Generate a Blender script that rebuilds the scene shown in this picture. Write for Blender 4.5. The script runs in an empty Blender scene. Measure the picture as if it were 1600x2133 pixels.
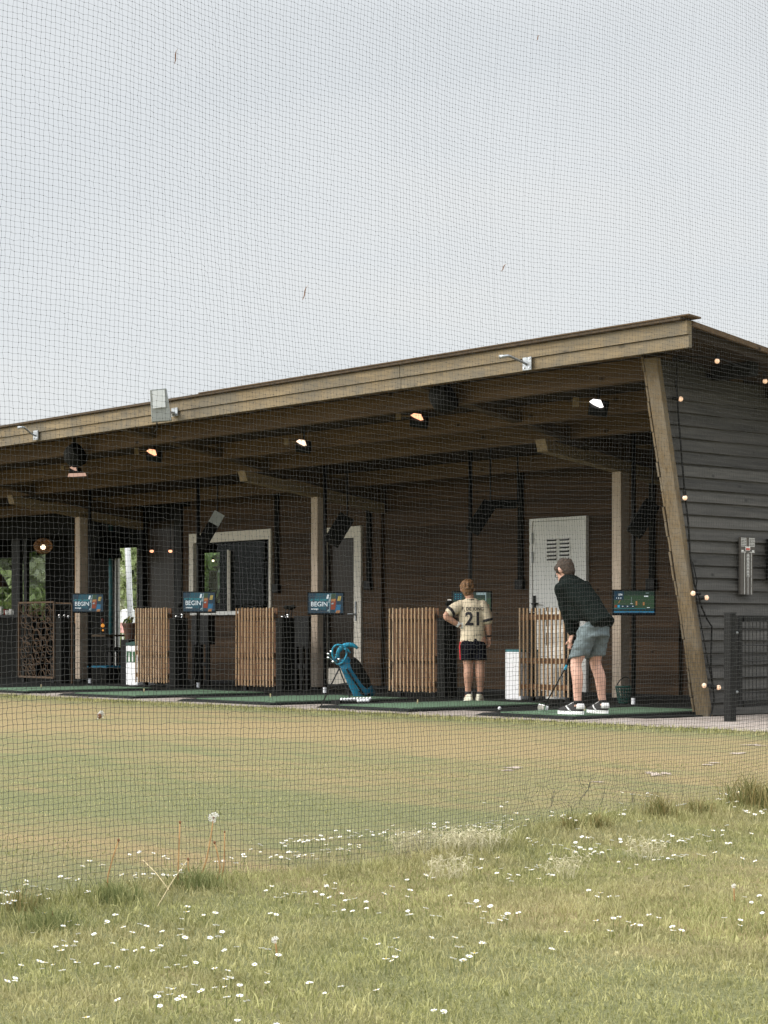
import bpy, bmesh, math, random
import numpy as np
from mathutils import Vector, Matrix
from mathutils.bvhtree import BVHTree
random.seed(7); RNG = np.random.default_rng(11)
S = bpy.context.scene
COL = S.collection
# ------------------------------------------------------------------ camera
FP = 4094.0            # focal length in photo pixels (1600 wide)
CAM = Vector((11.676, -13.738, 0.78))
TH = math.radians(49.7)
FW = Vector((-math.sin(TH), math.cos(TH), 0)); RT = Vector((math.cos(TH), math.sin(TH), 0)); UP = Vector((0, 0, 1))
cd = bpy.data.cameras.new("camera"); cam = bpy.data.objects.new("camera", cd); COL.objects.link(cam)
cam.location = CAM; cam.rotation_euler = (math.pi/2, 0, TH)
cd.sensor_fit = 'HORIZONTAL'; cd.sensor_width = 24; cd.lens = 24*FP/1600
cd.shift_y = (1315-1066.5)/1600; cd.clip_start = .1; cd.clip_end = 2000
S.camera = cam
def ray(px, py): return FW + RT*((px-800)/FP) + UP*((1315-py)/FP)
def atD(px, py, d): return CAM + ray(px, py)*d
def onY(px, py, Y):
    r = ray(px, py); return CAM + r*((Y-CAM.y)/r.y)
def onX(px, py, X):
    r = ray(px, py); return CAM + r*((X-CAM.x)/r.x)
def onZ(px, py, z=0.):
    r = ray(px, py); return CAM + r*((z-CAM.z)/r.z)
def dep(p): return (Vector(p)-CAM).dot(FW)
# ------------------------------------------------------------------ materials
def newmat(name):
    m = bpy.data.materials.new(name); m.use_nodes = True
    nt = m.node_tree; b = nt.nodes['Principled BSDF']
    return m, nt, b
def nd(nt, t, **k):
    n = nt.nodes.new(t)
    for a, v in k.items():
        if a in n.inputs.keys() if hasattr(n.inputs, 'keys') else False: n.inputs[a].default_value = v
        else: setattr(n, a, v)
    return n
def c4(c): return (c[0], c[1], c[2], 1)
def mapped(nt, sc=(1, 1, 1), coord='Object'):
    tc = nt.nodes.new('ShaderNodeTexCoord'); mp = nt.nodes.new('ShaderNodeMapping')
    mp.inputs['Scale'].default_value = sc
    nt.links.new(tc.outputs[coord], mp.inputs['Vector']); return mp.outputs['Vector']
def noise(nt, vec, scale, detail=4, rough=.6):
    n = nt.nodes.new('ShaderNodeTexNoise'); n.inputs['Scale'].default_value = scale
    n.inputs['Detail'].default_value = detail; n.inputs['Roughness'].default_value = rough
    nt.links.new(vec, n.inputs['Vector']); return n.outputs['Fac']
def ramp(nt, fac, stops):
    r = nt.nodes.new('ShaderNodeValToRGB'); e = r.color_ramp.elements
    while len(e) > 1: e.remove(e[0])
    e[0].position = stops[0][0]; e[0].color = c4(stops[0][1])
    for p, c in stops[1:]:
        x = e.new(p); x.color = c4(c)
    nt.links.new(fac, r.inputs['Fac']); return r.outputs['Color']
def mixc(nt, fac, a, b, bl='MIX'):
    m = nt.nodes.new('ShaderNodeMix'); m.data_type = 'RGBA'; m.blend_type = bl
    for s, v in ((0, fac), (6, a), (7, b)):
        if hasattr(v, 'links') or isinstance(v, bpy.types.NodeSocket): nt.links.new(v, m.inputs[s])
        else: m.inputs[s].default_value = v if s == 0 else c4(v)
    return m.outputs[2]
def mth(nt, op, a, b=None, c=None):
    m = nt.nodes.new('ShaderNodeMath'); m.operation = op
    for i, v in enumerate((a, b, c)):
        if v is None: continue
        if isinstance(v, bpy.types.NodeSocket): nt.links.new(v, m.inputs[i])
        else: m.inputs[i].default_value = v
    return m.outputs[0]
def bump(nt, b, h, strength=.3, dist=.01):
    n = nt.nodes.new('ShaderNodeBump'); n.inputs['Strength'].default_value = strength; n.inputs['Distance'].default_value = dist
    nt.links.new(h, n.inputs['Height']); nt.links.new(n.outputs['Normal'], b.inputs['Normal'])
def plain(name, col, rough=.6, metal=0., var=.25, scale=14, bmp=0., spec=.4):
    m, nt, b = newmat(name)
    b.inputs['Roughness'].default_value = rough; b.inputs['Metallic'].default_value = metal
    b.inputs['Specular IOR Level'].default_value = spec
    f = noise(nt, mapped(nt), scale, 6)
    k0 = [c*(1-var) for c in col]; k1 = [min(1, c*(1+var)) for c in col]
    nt.links.new(ramp(nt, f, [(.3, k0), (.7, k1)]), b.inputs['Base Color'])
    if bmp: bump(nt, b, f, bmp)
    return m
def wood(name, c0, c1, axis=0, rough=.75, fine=40., blotch=None, bmp=.3, knots=True):
    m, nt, b = newmat(name); b.inputs['Roughness'].default_value = rough; b.inputs['Specular IOR Level'].default_value = .25
    sc = [fine]*3; sc[axis] = fine*.05
    f = noise(nt, mapped(nt, sc), 1., 5, .65)
    col = ramp(nt, f, [(.32, c0), (.68, c1)])
    g = noise(nt, mapped(nt), 1.7, 4)
    col = mixc(nt, mth(nt, 'MULTIPLY', g, .55), col, [c*.55 for c in c0])
    if knots:
        v = nt.nodes.new('ShaderNodeTexVoronoi'); sk = [5.]*3; sk[axis] = 2.2
        nt.links.new(mapped(nt, sk), v.inputs['Vector']); v.inputs['Scale'].default_value = 1.
        k = ramp(nt, v.outputs['Distance'], [(.05, (1, 1, 1)), (.12, (0, 0, 0))])
        col = mixc(nt, k, col, [c*.35 for c in c0])
    if blotch:
        h = noise(nt, mapped(nt), 2.6, 8, .75)
        k = ramp(nt, h, [(.43, (0, 0, 0)), (.60, (1, 1, 1))])
        col = mixc(nt, mth(nt, 'MULTIPLY', k, .85), col, blotch)
    nt.links.new(col, b.inputs['Base Color'])
    bump(nt, b, f, bmp, .006)
    return m
def emit(name, col, st, base=(.02, .02, .02)):
    m, nt, b = newmat(name); b.inputs['Base Color'].default_value = c4(base)
    b.inputs['Emission Color'].default_value = c4(col); b.inputs['Emission Strength'].default_value = st
    b.inputs['Roughness'].default_value = .25
    return m
M = {}
M['fascia'] = wood('weathered_fascia', (.175, .132, .078), (.33, .255, .155), 0, fine=30, blotch=(.135, .118, .09), bmp=.4)
M['cornerwood'] = wood('corner_board_wood', (.110, .078, .043), (.235, .172, .098), 2, fine=55, blotch=(.17, .145, .11), bmp=.7)
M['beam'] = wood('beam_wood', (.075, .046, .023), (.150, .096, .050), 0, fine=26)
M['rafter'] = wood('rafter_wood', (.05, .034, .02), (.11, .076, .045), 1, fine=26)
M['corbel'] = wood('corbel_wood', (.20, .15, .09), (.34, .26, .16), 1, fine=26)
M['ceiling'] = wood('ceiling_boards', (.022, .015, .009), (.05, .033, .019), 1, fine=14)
M['post'] = wood('post_wood', (.46, .37, .29), (.68, .57, .46), 2, fine=26, blotch=(.42, .33, .25))
M['orangewood'] = wood('orange_board', (.38, .19, .07), (.55, .30, .12), 2, fine=26)
M['slat'] = wood('slat_pine', (.36, .235, .125), (.58, .41, .245), 2, fine=34, rough=.55)
M['slat2'] = wood('slat_pine_pale', (.42, .29, .18), (.60, .45, .29), 2, fine=34, rough=.55)
M['slat3'] = wood('slat_pine_red', (.33, .20, .10), (.52, .34, .19), 2, fine=34, rough=.55)
M['slatback'] = plain('slat_batten', (.13, .062, .03), .8)
def boards_mat(name, c0, c1, pitch, axis, rough=.7, spec=.2):
    m, nt, b = newmat(name); b.inputs['Roughness'].default_value = rough; b.inputs['Specular IOR Level'].default_value = spec
    tc = nt.nodes.new('ShaderNodeTexCoord'); sp = nt.nodes.new('ShaderNodeSeparateXYZ'); nt.links.new(tc.outputs['Object'], sp.inputs[0])
    k = mth(nt, 'FLOOR', mth(nt, 'DIVIDE', mth(nt, 'ADD', sp.outputs[2], .001), pitch))
    w = nt.nodes.new('ShaderNodeTexWhiteNoise'); w.noise_dimensions = '1D'; nt.links.new(k, w.inputs['W'])
    cb = nt.nodes.new('ShaderNodeCombineXYZ'); nt.links.new(mth(nt, 'MULTIPLY', w.outputs['Value'], 40.), cb.inputs[axis])
    va = nt.nodes.new('ShaderNodeVectorMath'); va.operation = 'ADD'; nt.links.new(tc.outputs['Object'], va.inputs[0]); nt.links.new(cb.outputs[0], va.inputs[1])
    mp = nt.nodes.new('ShaderNodeMapping'); sc = [30., 30., 30.]; sc[axis] = 1.6; mp.inputs['Scale'].default_value = sc
    nt.links.new(va.outputs[0], mp.inputs['Vector'])
    f = noise(nt, mp.outputs['Vector'], 1., 6, .7)
    col = ramp(nt, f, [(.3, c0), (.7, c1)])
    hv = nt.nodes.new('ShaderNodeHueSaturation'); nt.links.new(col, hv.inputs['Color'])
    nt.links.new(mth(nt, 'ADD', mth(nt, 'MULTIPLY', w.outputs['Value'], .6), .68), hv.inputs['Value'])
    v = nt.nodes.new('ShaderNodeTexVoronoi'); mp2 = nt.nodes.new('ShaderNodeMapping'); mp2.inputs['Scale'].default_value = (3.2, 3.2, 5.)
    nt.links.new(va.outputs[0], mp2.inputs['Vector']); nt.links.new(mp2.outputs[0], v.inputs['Vector']); v.inputs['Scale'].default_value = 1.
    kn = ramp(nt, v.outputs['Distance'], [(.04, (1, 1, 1)), (.1, (0, 0, 0))])
    nt.links.new(mixc(nt, mth(nt, 'MULTIPLY', kn, .8), hv.outputs['Color'], [c*.3 for c in c0]), b.inputs['Base Color'])
    bump(nt, b, f, .45, .004)
    return m
M['siding'] = boards_mat('stained_siding', (.028, .027, .025), (.092, .086, .078), .113, 1, .62, .35)
M['brownwall'] = boards_mat('brown_boards', (.034, .021, .0115), (.080, .047, .025), .165, 0)
M['blackwall'] = plain('black_wall', (.009, .009, .008), .85, spec=.1)
M['black'] = plain('black_metal', (.007, .007, .007), .5, var=.3, spec=.2)
M['blackmatt'] = plain('black_matt', (.010, .010, .009), .85, spec=.12)
M['rubber'] = plain('black_rubber', (.012, .013, .012), .85, var=.4, scale=30, bmp=.3, spec=.12)
M['cabinet'] = plain('black_cabinet_fabric', (.011, .011, .010), .85, var=.35, scale=20, spec=.12)
M['white'] = plain('white_paint', (.74, .74, .71), .45, var=.05)
M['whiteplastic'] = plain('white_plastic', (.82, .82, .84), .4, var=.04)
M['offwhite'] = plain('offwhite_door_paint', (.80, .795, .76), .5, var=.06, scale=3)
M['cream'] = plain('cream_frame_paint', (.74, .69, .60), .55, var=.08)
M['steel'] = plain('galvanised_steel', (.36, .38, .40), .45, .6, var=.2, scale=30)
M['grey'] = plain('grey_cast_metal', (.30, .32, .32), .5, .3, var=.15)
M['chrome'] = plain('polished_steel', (.75, .75, .76), .2, 1., var=.1)
M['lampglass'] = plain('floodlight_glass', (.62, .65, .67), .15, var=.06)
M['turf'] = plain('artificial_turf', (.105, .165, .105), .9, var=.35, scale=160, bmp=.5, spec=.1)
M['blue'] = plain('blue_bag_fabric', (.006, .155, .27), .65, var=.2, scale=40)
M['bluelight'] = plain('blue_bag_trim', (.02, .27, .42), .6, var=.2, scale=30)
M['teal'] = plain('teal_paint', (.045, .17, .19), .5)
M['red'] = plain('red_shade', (.17, .025, .015), .5)
M['orange'] = plain('orange_fabric', (.50, .12, .03), .8)
M['peach'] = plain('peach_cushion', (.62, .30, .18), .8)
M['pink'] = plain('pink_paint', (.80, .42, .40), .6)
M['ball'] = plain('golf_ball_white', (.86, .86, .86), .3, var=.02)
M['skin_a'] = plain('skin_fair', (.50, .275, .185), .5, var=.10, scale=18)
M['skin_b'] = plain('skin_pink', (.56, .33, .25), .5, var=.10, scale=18)
M['hair_a'] = plain('hair_brown', (.046, .030, .020), .75, var=.8, scale=90, bmp=.9)
M['hair_b'] = plain('hair_ginger', (.19, .098, .042), .6, var=.65, scale=50, bmp=.6)
M['sweater'] = plain('dark_pullover', (.0060, .0090, .0078), .95, var=.25, scale=24, spec=.08)
M['shorts'] = plain('grey_blue_shorts', (.115, .145, .152), .85, var=.18, scale=22, bmp=.2)
M['jersey'] = plain('cream_jersey', (.66, .555, .40), .7, var=.06, scale=9)
M['jerseydark'] = plain('jersey_trim', (.018, .016, .02), .7)
M['shortsblack'] = plain('black_shorts', (.007, .007, .011), .9, spec=.08)
M['stripe'] = plain('red_stripe', (.55, .02, .03), .6)
M['shoe'] = plain('black_suede', (.022, .020, .020), .75, var=.3, scale=40)
M['sole'] = plain('white_sole', (.82, .81, .80), .55, var=.05)
M['cream_shoe'] = plain('cream_trainer', (.66, .62, .48), .6, var=.25, scale=30)
M['rust'] = plain('rusty_steel', (.075, .045, .024), .8, var=.4, scale=30)
M['terracotta'] = plain('dark_terracotta', (.09, .045, .028), .7, var=.3)
M['greenlabel'] = plain('bottle_label_green', (.02, .09, .035), .6)
M['basketgreen'] = plain('dark_green_plastic', (.008, .05, .04), .5)
M['signboard'] = plain('sign_board', (.085, .075, .065), .6, var=.2, scale=20)
M['signred'] = plain('sign_red', (.65, .13, .10), .6)
M['leafbrown'] = plain('dry_leaf_brown', (.22, .10, .045), .8, var=.4, scale=90)
M['fluff'] = plain('white_fluff', (.78, .76, .72), .9, var=.15, scale=200)
M['stalk'] = plain('dry_stalk', (.42, .24, .10), .8, var=.35, scale=60)
M['straw'] = plain('straw_stalk', (.52, .42, .24), .8, var=.3, scale=60)
M['petal'] = plain('daisy_petal', (.86, .86, .87), .6, var=.05, scale=200)
M['eye'] = plain('daisy_eye', (.70, .47, .03), .7, var=.2, scale=300)
M['stem'] = plain('green_stem', (.13, .16, .05), .7, var=.3, scale=80)
M['bark'] = wood('tree_bark', (.06, .045, .03), (.14, .11, .08), 2, fine=20)
def foliage(name, c0, c1, tr=.35):
    m, nt, b = newmat(name)
    at = nt.nodes.new('ShaderNodeAttribute'); at.attribute_name = 'tint'
    col = mixc(nt, at.outputs['Fac'], c0, c1)
    nt.links.new(col, b.inputs['Base Color']); b.inputs['Roughness'].default_value = .65; b.inputs['Specular IOR Level'].default_value = .2
    t = nt.nodes.new('ShaderNodeBsdfTranslucent'); nt.links.new(col, t.inputs['Color'])
    mx = nt.nodes.new('ShaderNodeMixShader'); mx.inputs[0].default_value = tr
    out = nt.nodes['Material Output']
    nt.links.new(b.outputs[0], mx.inputs[1]); nt.links.new(t.outputs[0], mx.inputs[2]); nt.links.new(mx.outputs[0], out.inputs['Surface'])
    return m
M['leaves'] = foliage('tree_leaves', (.16, .23, .08), (.50, .55, .30))
M['leaves2'] = foliage('pale_tree_leaves', (.50, .54, .36), (.92, .92, .80))
M['houseplant'] = foliage('potted_leaves', (.06, .14, .03), (.35, .30, .10))
M['tuft'] = foliage('tuft_blades', (.10, .12, .035), (.36, .28, .12))
M['tuftdark'] = foliage('green_tuft_blades', (.11, .135, .045), (.32, .33, .14))
M['paleweed'] = plain('pale_frothy_weed', (.56, .51, .34), .9, var=.25, scale=60)
M['paletuft'] = foliage('pale_dry_blades', (.30, .27, .13), (.66, .60, .38))
def glassmat():
    m, nt, b = newmat('window_glass')
    t = nt.nodes.new('ShaderNodeBsdfTransparent'); t.inputs[0].default_value = (.86, .90, .87, 1)
    g = nt.nodes.new('ShaderNodeBsdfGlossy'); g.inputs['Roughness'].default_value = .02
    mx = nt.nodes.new('ShaderNodeMixShader'); fr = nt.nodes.new('ShaderNodeFresnel'); fr.inputs[0].default_value = 1.45
    mx.inputs[0].default_value = .007; nt.links.new(t.outputs[0], mx.inputs[1]); nt.links.new(g.outputs[0], mx.inputs[2])
    nt.links.new(mx.outputs[0], nt.nodes['Material Output'].inputs['Surface']); return m
M['glass'] = glassmat()
M['brownglass'] = plain('brown_tinted_panel', (.022, .014, .008), .35, var=.3, scale=2, spec=.2)
def netmat():
    m, nt, b = newmat('net_twine'); b.inputs['Base Color'].default_value = (.020, .020, .017, 1)
    b.inputs['Roughness'].default_value = .42; b.inputs['Specular IOR Level'].default_value = .4
    return m
M['net'] = netmat()
# ------------------------------------------------------------------ mesh builder
class MB:
    def __init__(s): s.v = []; s.f = []; s.m = []; s.mi = 0
    def add(s, vs, fs):
        o = len(s.v); s.v += [tuple(p) for p in vs]
        for f in fs: s.f.append([o+i for i in f]); s.m.append(s.mi)
        return s
    def box(s, x0, x1, y0, y1, z0, z1, mi=None, T=None):
        if mi is not None: s.mi = mi
        vs = [Vector((x, y, z)) for z in (z0, z1) for y in (y0, y1) for x in (x0, x1)]
        if T is not None: vs = [T @ p for p in vs]
        return s.add(vs, [(0, 2, 3, 1), (4, 5, 7, 6), (0, 1, 5, 4), (2, 6, 7, 3), (0, 4, 6, 2), (1, 3, 7, 5)])
    def bar(s, a, b, w, h=None, up=(0, 0, 1), mi=None):
        if mi is not None: s.mi = mi
        a, b = Vector(a), Vector(b); h = w if h is None else h
        d = (b-a).normalized(); u = Vector(up); x = d.cross(u)
        if x.length < 1e-4: x = d.cross(Vector((1, 0, 0)))
        x.normalize(); y = x.cross(d)
        vs = [p + x*(w/2*i) + y*(h/2*j) for p in (a, b) for j in (-1, 1) for i in (-1, 1)]
        return s.add(vs, [(0, 1, 3, 2), (4, 6, 7, 5), (0, 4, 5, 1), (2, 3, 7, 6), (0, 2, 6, 4), (1, 5, 7, 3)])
    def tube(s, pts, r, n=8, mi=None, cap=True):
        if mi is not None: s.mi = mi
        pts = [Vector(p) for p in pts]; rs = r if isinstance(r, (list, tuple)) else [r]*len(pts)
        ref = Vector((0, 0, 1)); x = None; vs = []
        for i, p in enumerate(pts):
            d = (pts[min(i+1, len(pts)-1)]-pts[max(i-1, 0)]).normalized()
            if x is None:
                x = d.cross(ref)
                if x.length < .05: x = d.cross(Vector((0, 1, 0)))
            x = (x - d*x.dot(d)).normalized(); y = d.cross(x)
            for k in range(n):
                a = 2*math.pi*k/n; vs.append(p + (x*math.cos(a)+y*math.sin(a))*rs[i])
        L = len(pts)
        fs = [(i*n+k, i*n+(k+1) % n, (i+1)*n+(k+1) % n, (i+1)*n+k) for i in range(L-1) for k in range(n)]
        if cap: fs += [tuple(range(n))[::-1], tuple((L-1)*n+k for k in range(n))]
        return s.add(vs, fs)
    def loft(s, rings, n=20, mi=None):
        """rings: (centre, u, v) half-axis vectors"""
        if mi is not None: s.mi = mi
        vs = []
        for c, u, v in rings:
            c, u, v = Vector(c), Vector(u), Vector(v)
            vs += [c+u*math.cos(2*math.pi*k/n)+v*math.sin(2*math.pi*k/n) for k in range(n)]
        L = len(rings)
        fs = [(i*n+k, i*n+(k+1) % n, (i+1)*n+(k+1) % n, (i+1)*n+k) for i in range(L-1) for k in range(n)]
        fs += [tuple(range(n))[::-1], tuple((L-1)*n+k for k in range(n))]
        return s.add(vs, fs)
    def lathe(s, prof, c=(0, 0, 0), n=20, mi=None, T=None):
        if mi is not None: s.mi = mi
        vs = []
        for r, z in prof:
            for k in range(n):
                a = 2*math.pi*k/n; p = Vector((r*math.cos(a), r*math.sin(a), z))
                vs.append((T @ p if T is not None else p) + Vector(c))
        L = len(prof)
        return s.add(vs, [(i*n+k, i*n+(k+1) % n, (i+1)*n+(k+1) % n, (i+1)*n+k) for i in range(L-1) for k in range(n)])
    def ball(s, c, r, n=12, m=8, sc=(1, 1, 1), mi=None, T=None):
        if mi is not None: s.mi = mi
        vs = []
        for i in range(m+1):
            t = math.pi*i/m
            for k in range(n):
                a = 2*math.pi*k/n
                p = Vector((r*math.sin(t)*math.cos(a)*sc[0], r*math.sin(t)*math.sin(a)*sc[1], -r*math.cos(t)*sc[2]))
                vs.append((T @ p if T is not None else p)+Vector(c))
        fs = []
        for i in range(m):
            for k in range(n):
                a, b_, c_, d_ = i*n+k, i*n+(k+1) % n, (i+1)*n+(k+1) % n, (i+1)*n+k
                fs.append((a, b_, c_, d_))
        return s.add(vs, fs)
    def poly(s, pts, mi=None):
        if mi is not None: s.mi = mi
        return s.add(pts, [tuple(range(len(pts)))])
    def prism(s, pts, off, mi=None):
        if mi is not None: s.mi = mi
        n = len(pts); a = [Vector(p) for p in pts]; b_ = [p+Vector(off) for p in a]
        fs = [tuple(range(n))[::-1], tuple(range(n, 2*n))] + [(i, (i+1) % n, n+(i+1) % n, n+i) for i in range(n)]
        return s.add(a+b_, fs)
    def build(s, name, mats, parent=None, smooth=False, bevel=0., weld=False):
        me = bpy.data.meshes.new(name)
        me.from_pydata(s.v, [], s.f)
        mats = mats if isinstance(mats, (list, tuple)) else [mats]
        for m in mats: me.materials.append(M[m] if isinstance(m, str) else m)
        if len(mats) > 1: me.polygons.foreach_set('material_index', s.m)
        if smooth: me.polygons.foreach_set('use_smooth', [True]*len(me.polygons))
        bm = bmesh.new(); bm.from_mesh(me)
        bmesh.ops.remove_doubles(bm, verts=bm.verts, dist=1e-5) if weld else None
        bmesh.ops.recalc_face_normals(bm, faces=bm.faces); bm.to_mesh(me); bm.free()
        me.update()
        o = bpy.data.objects.new(name, me); COL.objects.link(o)
        if parent is not None: o.parent = parent
        if bevel:
            b = o.modifiers.new('bevel', 'BEVEL'); b.width = bevel; b.segments = 2; b.limit_method = 'ANGLE'
        return o
def tag(o, label=None, cat=None, group=None, kind=None):
    if label: o['label'] = label
    if cat: o['category'] = cat
    if group: o['group'] = group
    if kind: o['kind'] = kind
    return o
def thing(name, loc, label, cat, group=None, rz=0):
    o = bpy.data.objects.new(name, None); COL.objects.link(o); o.empty_display_size = .1
    o.location = loc; o.rotation_euler = (0, 0, rz)
    return tag(o, label, cat, group)
def copy_tree(o, parent=None):
    c = o.copy(); COL.objects.link(c)
    if parent is not None: c.parent = parent
    for ch in list(o.children): copy_tree(ch, c)
    return c
def npmesh(name, v, f, mats, parent=None, smooth=False, tint=None, mi=None):
    """v (N,3), f (K,k) of one face size or a list of such arrays"""
    fl = f if isinstance(f, list) else [f]
    me = bpy.data.meshes.new(name)
    me.vertices.add(len(v)); me.vertices.foreach_set('co', np.asarray(v, np.float32).ravel())
    loops = np.concatenate([a.ravel() for a in fl]).astype(np.int32)
    tot = np.concatenate([np.full(len(a), a.shape[1]) for a in fl]).astype(np.int32)
    st = np.concatenate([[0], np.cumsum(tot)[:-1]]).astype(np.int32)
    me.loops.add(len(loops)); me.loops.foreach_set('vertex_index', loops)
    me.polygons.add(len(tot)); me.polygons.foreach_set('loop_start', st); me.polygons.foreach_set('loop_total', tot)
    if smooth: me.polygons.foreach_set('use_smooth', np.ones(len(tot), bool))
    for m in (mats if isinstance(mats, (list, tuple)) else [mats]): me.materials.append(M[m] if isinstance(m, str) else m)
    if mi is not None: me.polygons.foreach_set('material_index', mi.astype(np.int32))
    me.update(calc_edges=True); me.validate()
    if tint is not None:
        a = me.attributes.new('tint', 'FLOAT', 'POINT'); a.data.foreach_set('value', tint.astype(np.float32))
    o = bpy.data.objects.new(name, me); COL.objects.link(o)
    if parent is not None: o.parent = parent
    return o
def text_mesh(txt, size, bold=0., sx=1.):
    """flat mesh of a word, centred; returns verts (x,y) and triangles"""
    cu = bpy.data.curves.new('lettering', 'FONT'); cu.body = txt; cu.size = size; cu.align_x = 'CENTER'; cu.align_y = 'CENTER'; cu.offset = bold; cu.resolution_u = 3
    o = bpy.data.objects.new('lettering', cu); COL.objects.link(o)
    dg = bpy.context.evaluated_depsgraph_get(); me = bpy.data.meshes.new_from_object(o.evaluated_get(dg))
    bm = bmesh.new(); bm.from_mesh(me); bmesh.ops.triangulate(bm, faces=bm.faces)
    for v in bm.verts: v.co.x *= sx
    bpy.data.objects.remove(o); bpy.data.curves.remove(cu); bpy.data.meshes.remove(me)
    return bm
def text_obj(name, txt, size, mat, parent, T, bold=0., sx=1.):
    bm = text_mesh(txt, size, bold, sx); bm.transform(T)
    me = bpy.data.meshes.new(name); bm.to_mesh(me); bm.free(); me.materials.append(M[mat] if isinstance(mat, str) else mat)
    o = bpy.data.objects.new(name, me); COL.objects.link(o); o.parent = parent
    return o
def grid_minus(mb, x0, x1, z0, z1, holes, y0, y1):
    """solid wall x0..x1, z0..z1, thickness y0..y1, with rectangular holes"""
    xs = sorted({x0, x1, *[min(max(h[i], x0), x1) for h in holes for i in (0, 1)]})
    zs = sorted({z0, z1, *[min(max(h[i], z0), z1) for h in holes for i in (2, 3)]})
    for k in range(len(zs)-1):
        run = None
        for i in range(len(xs)-1):
            cx, cz = (xs[i]+xs[i+1])/2, (zs[k]+zs[k+1])/2
            solid = not any(h[0] < cx < h[1] and h[2] < cz < h[3] for h in holes)
            if solid: run = [xs[i], xs[i+1]] if run is None else [run[0], xs[i+1]]
            if run and (not solid or i == len(xs)-2): mb.box(run[0], run[1], y0, y1, zs[k], zs[k+1]); run = None
    return mb
# ------------------------------------------------------------------ world, sun
SUN_EL, SUN_AZ = math.radians(29), Vector((-.50, -.86, 0)).normalized()
w = bpy.data.worlds.new("World"); S.world = w; w.use_nodes = True
nt = w.node_tree; bg = nt.nodes['Background']
sky = nt.nodes.new('ShaderNodeTexSky'); sky.sky_type = 'NISHITA'; sky.sun_disc = False
sky.sun_elevation = SUN_EL; sky.sun_rotation = math.atan2(SUN_AZ.x, SUN_AZ.y)
tc = nt.nodes.new('ShaderNodeTexCoord'); sp = nt.nodes.new('ShaderNodeSeparateXYZ'); nt.links.new(tc.outputs['Generated'], sp.inputs[0])
zz = mth(nt, 'MAXIMUM', sp.outputs[2], 0.)
grad = mth(nt, 'ADD', mth(nt, 'MULTIPLY', mth(nt, 'MAXIMUM', mth(nt, 'SUBTRACT', zz, .30), 0.), 3.6), .76)   # overcast: brighter overhead
mp = nt.nodes.new('ShaderNodeMapping'); mp.inputs['Scale'].default_value = (1.2, 1.2, 5.5); mp.inputs['Rotation'].default_value = (.25, .1, 0)
nt.links.new(tc.outputs['Generated'], mp.inputs['Vector'])
cl = noise(nt, mp.outputs['Vector'], 2.3, 5, .5)
cloud = ramp(nt, cl, [(.30, (.71, .742, .765)), (.52, (.755, .780, .795)), (.72, (.79, .80, .795))])
sc = nt.nodes.new('ShaderNodeVectorMath'); sc.operation = 'SCALE'
nt.links.new(cloud, sc.inputs[0]); vd = nt.nodes.new('ShaderNodeVectorMath'); vd.operation = 'DOT_PRODUCT'; nt.links.new(tc.outputs['Generated'], vd.inputs[0])
vd.inputs[1].default_value = SUN_AZ*math.cos(SUN_EL)+UP*math.sin(SUN_EL)
halo = mth(nt, 'MULTIPLY', mth(nt, 'POWER', mth(nt, 'MAXIMUM', vd.outputs['Value'], 0.), 3.), 1.7)     # bright veil of cloud round the hidden sun
nt.links.new(mth(nt, 'MULTIPLY', mth(nt, 'ADD', grad, halo), 10.6), sc.inputs['Scale'])
nt.links.new(mixc(nt, .94, sky.outputs['Color'], sc.outputs[0]), bg.inputs['Color'])
bg.inputs['Strength'].default_value = .1
sl = bpy.data.lights.new('sun', 'SUN'); sl.energy = 1.5; sl.angle = math.radians(24); sl.color = (1., .93, .82)
so = bpy.data.objects.new('sun', sl); COL.objects.link(so)
sd = SUN_AZ*math.cos(SUN_EL)+UP*math.sin(SUN_EL)
so.rotation_euler = sd.to_track_quat('Z', 'Y').to_euler()
S.view_settings.view_transform = 'Standard'; S.view_settings.look = 'None'; S.view_settings.exposure = .42; S.view_settings.gamma = 1
S.cycles.max_bounces = 8; S.cycles.transparent_max_bounces = 24
try: S.cycles.use_denoising = True
except Exception: pass
# ------------------------------------------------------------------ net line and ground
ND = (RT*.689+FW*.725).normalized()
N0 = onZ(0, 1888, 0); N0.z = 0
NN = Vector((ND.y, -ND.x, 0))          # towards the camera's side
def smooth(a, b, x):
    t = np.clip((x-a)/(b-a), 0, 1); return t*t*(3-2*t)
def gz(x, y):
    x = np.asarray(x, float); y = np.asarray(y, float)
    s = (x-N0.x)*ND.x+(y-N0.y)*ND.y; q = (x-N0.x)*NN.x+(y-N0.y)*NN.y
    h = .05*smooth(1.2, 3.6, s)*np.exp(-((q-.05)/.62)**2)
    h += .03*np.exp(-((q+.0)/.3)**2)*(.6+.4*np.sin(s*3.1))
    near = np.exp(-((x-CAM.x)**2+(y-CAM.y)**2)/120.)
    h += near*.012*(np.sin(x*2.3+y*1.1)+np.sin(y*3.1-x*.7+1.))
    return h
def gzf(x, y): return float(gz(x, y))
def gnd(px, py):
    p = onZ(px, py, 0)
    for _ in range(4): p = onZ(px, py, gzf(p.x, p.y))
    return p
def axis_pts(lo, hi, step, far):
    a = list(np.arange(lo, hi, step)); b, d = [], step
    v = hi
    while v < far: b.append(v); d *= 1.35; v += d
    b.append(far); c, d, v = [], step, lo
    while v > -far: d *= 1.35; v -= d; c.append(v)
    return np.array(sorted(c)+a+b)
gx = axis_pts(2., 16., .09, 400.); gy = axis_pts(-14.5, -3., .09, 400.)
XX, YY = np.meshgrid(gx, gy, indexing='ij'); V = np.stack([XX, YY, gz(XX, YY)], -1).reshape(-1, 3)
ni, nj = len(gx), len(gy); I = (np.arange(ni-1)[:, None]*nj+np.arange(nj-1)[None]).ravel()
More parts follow.
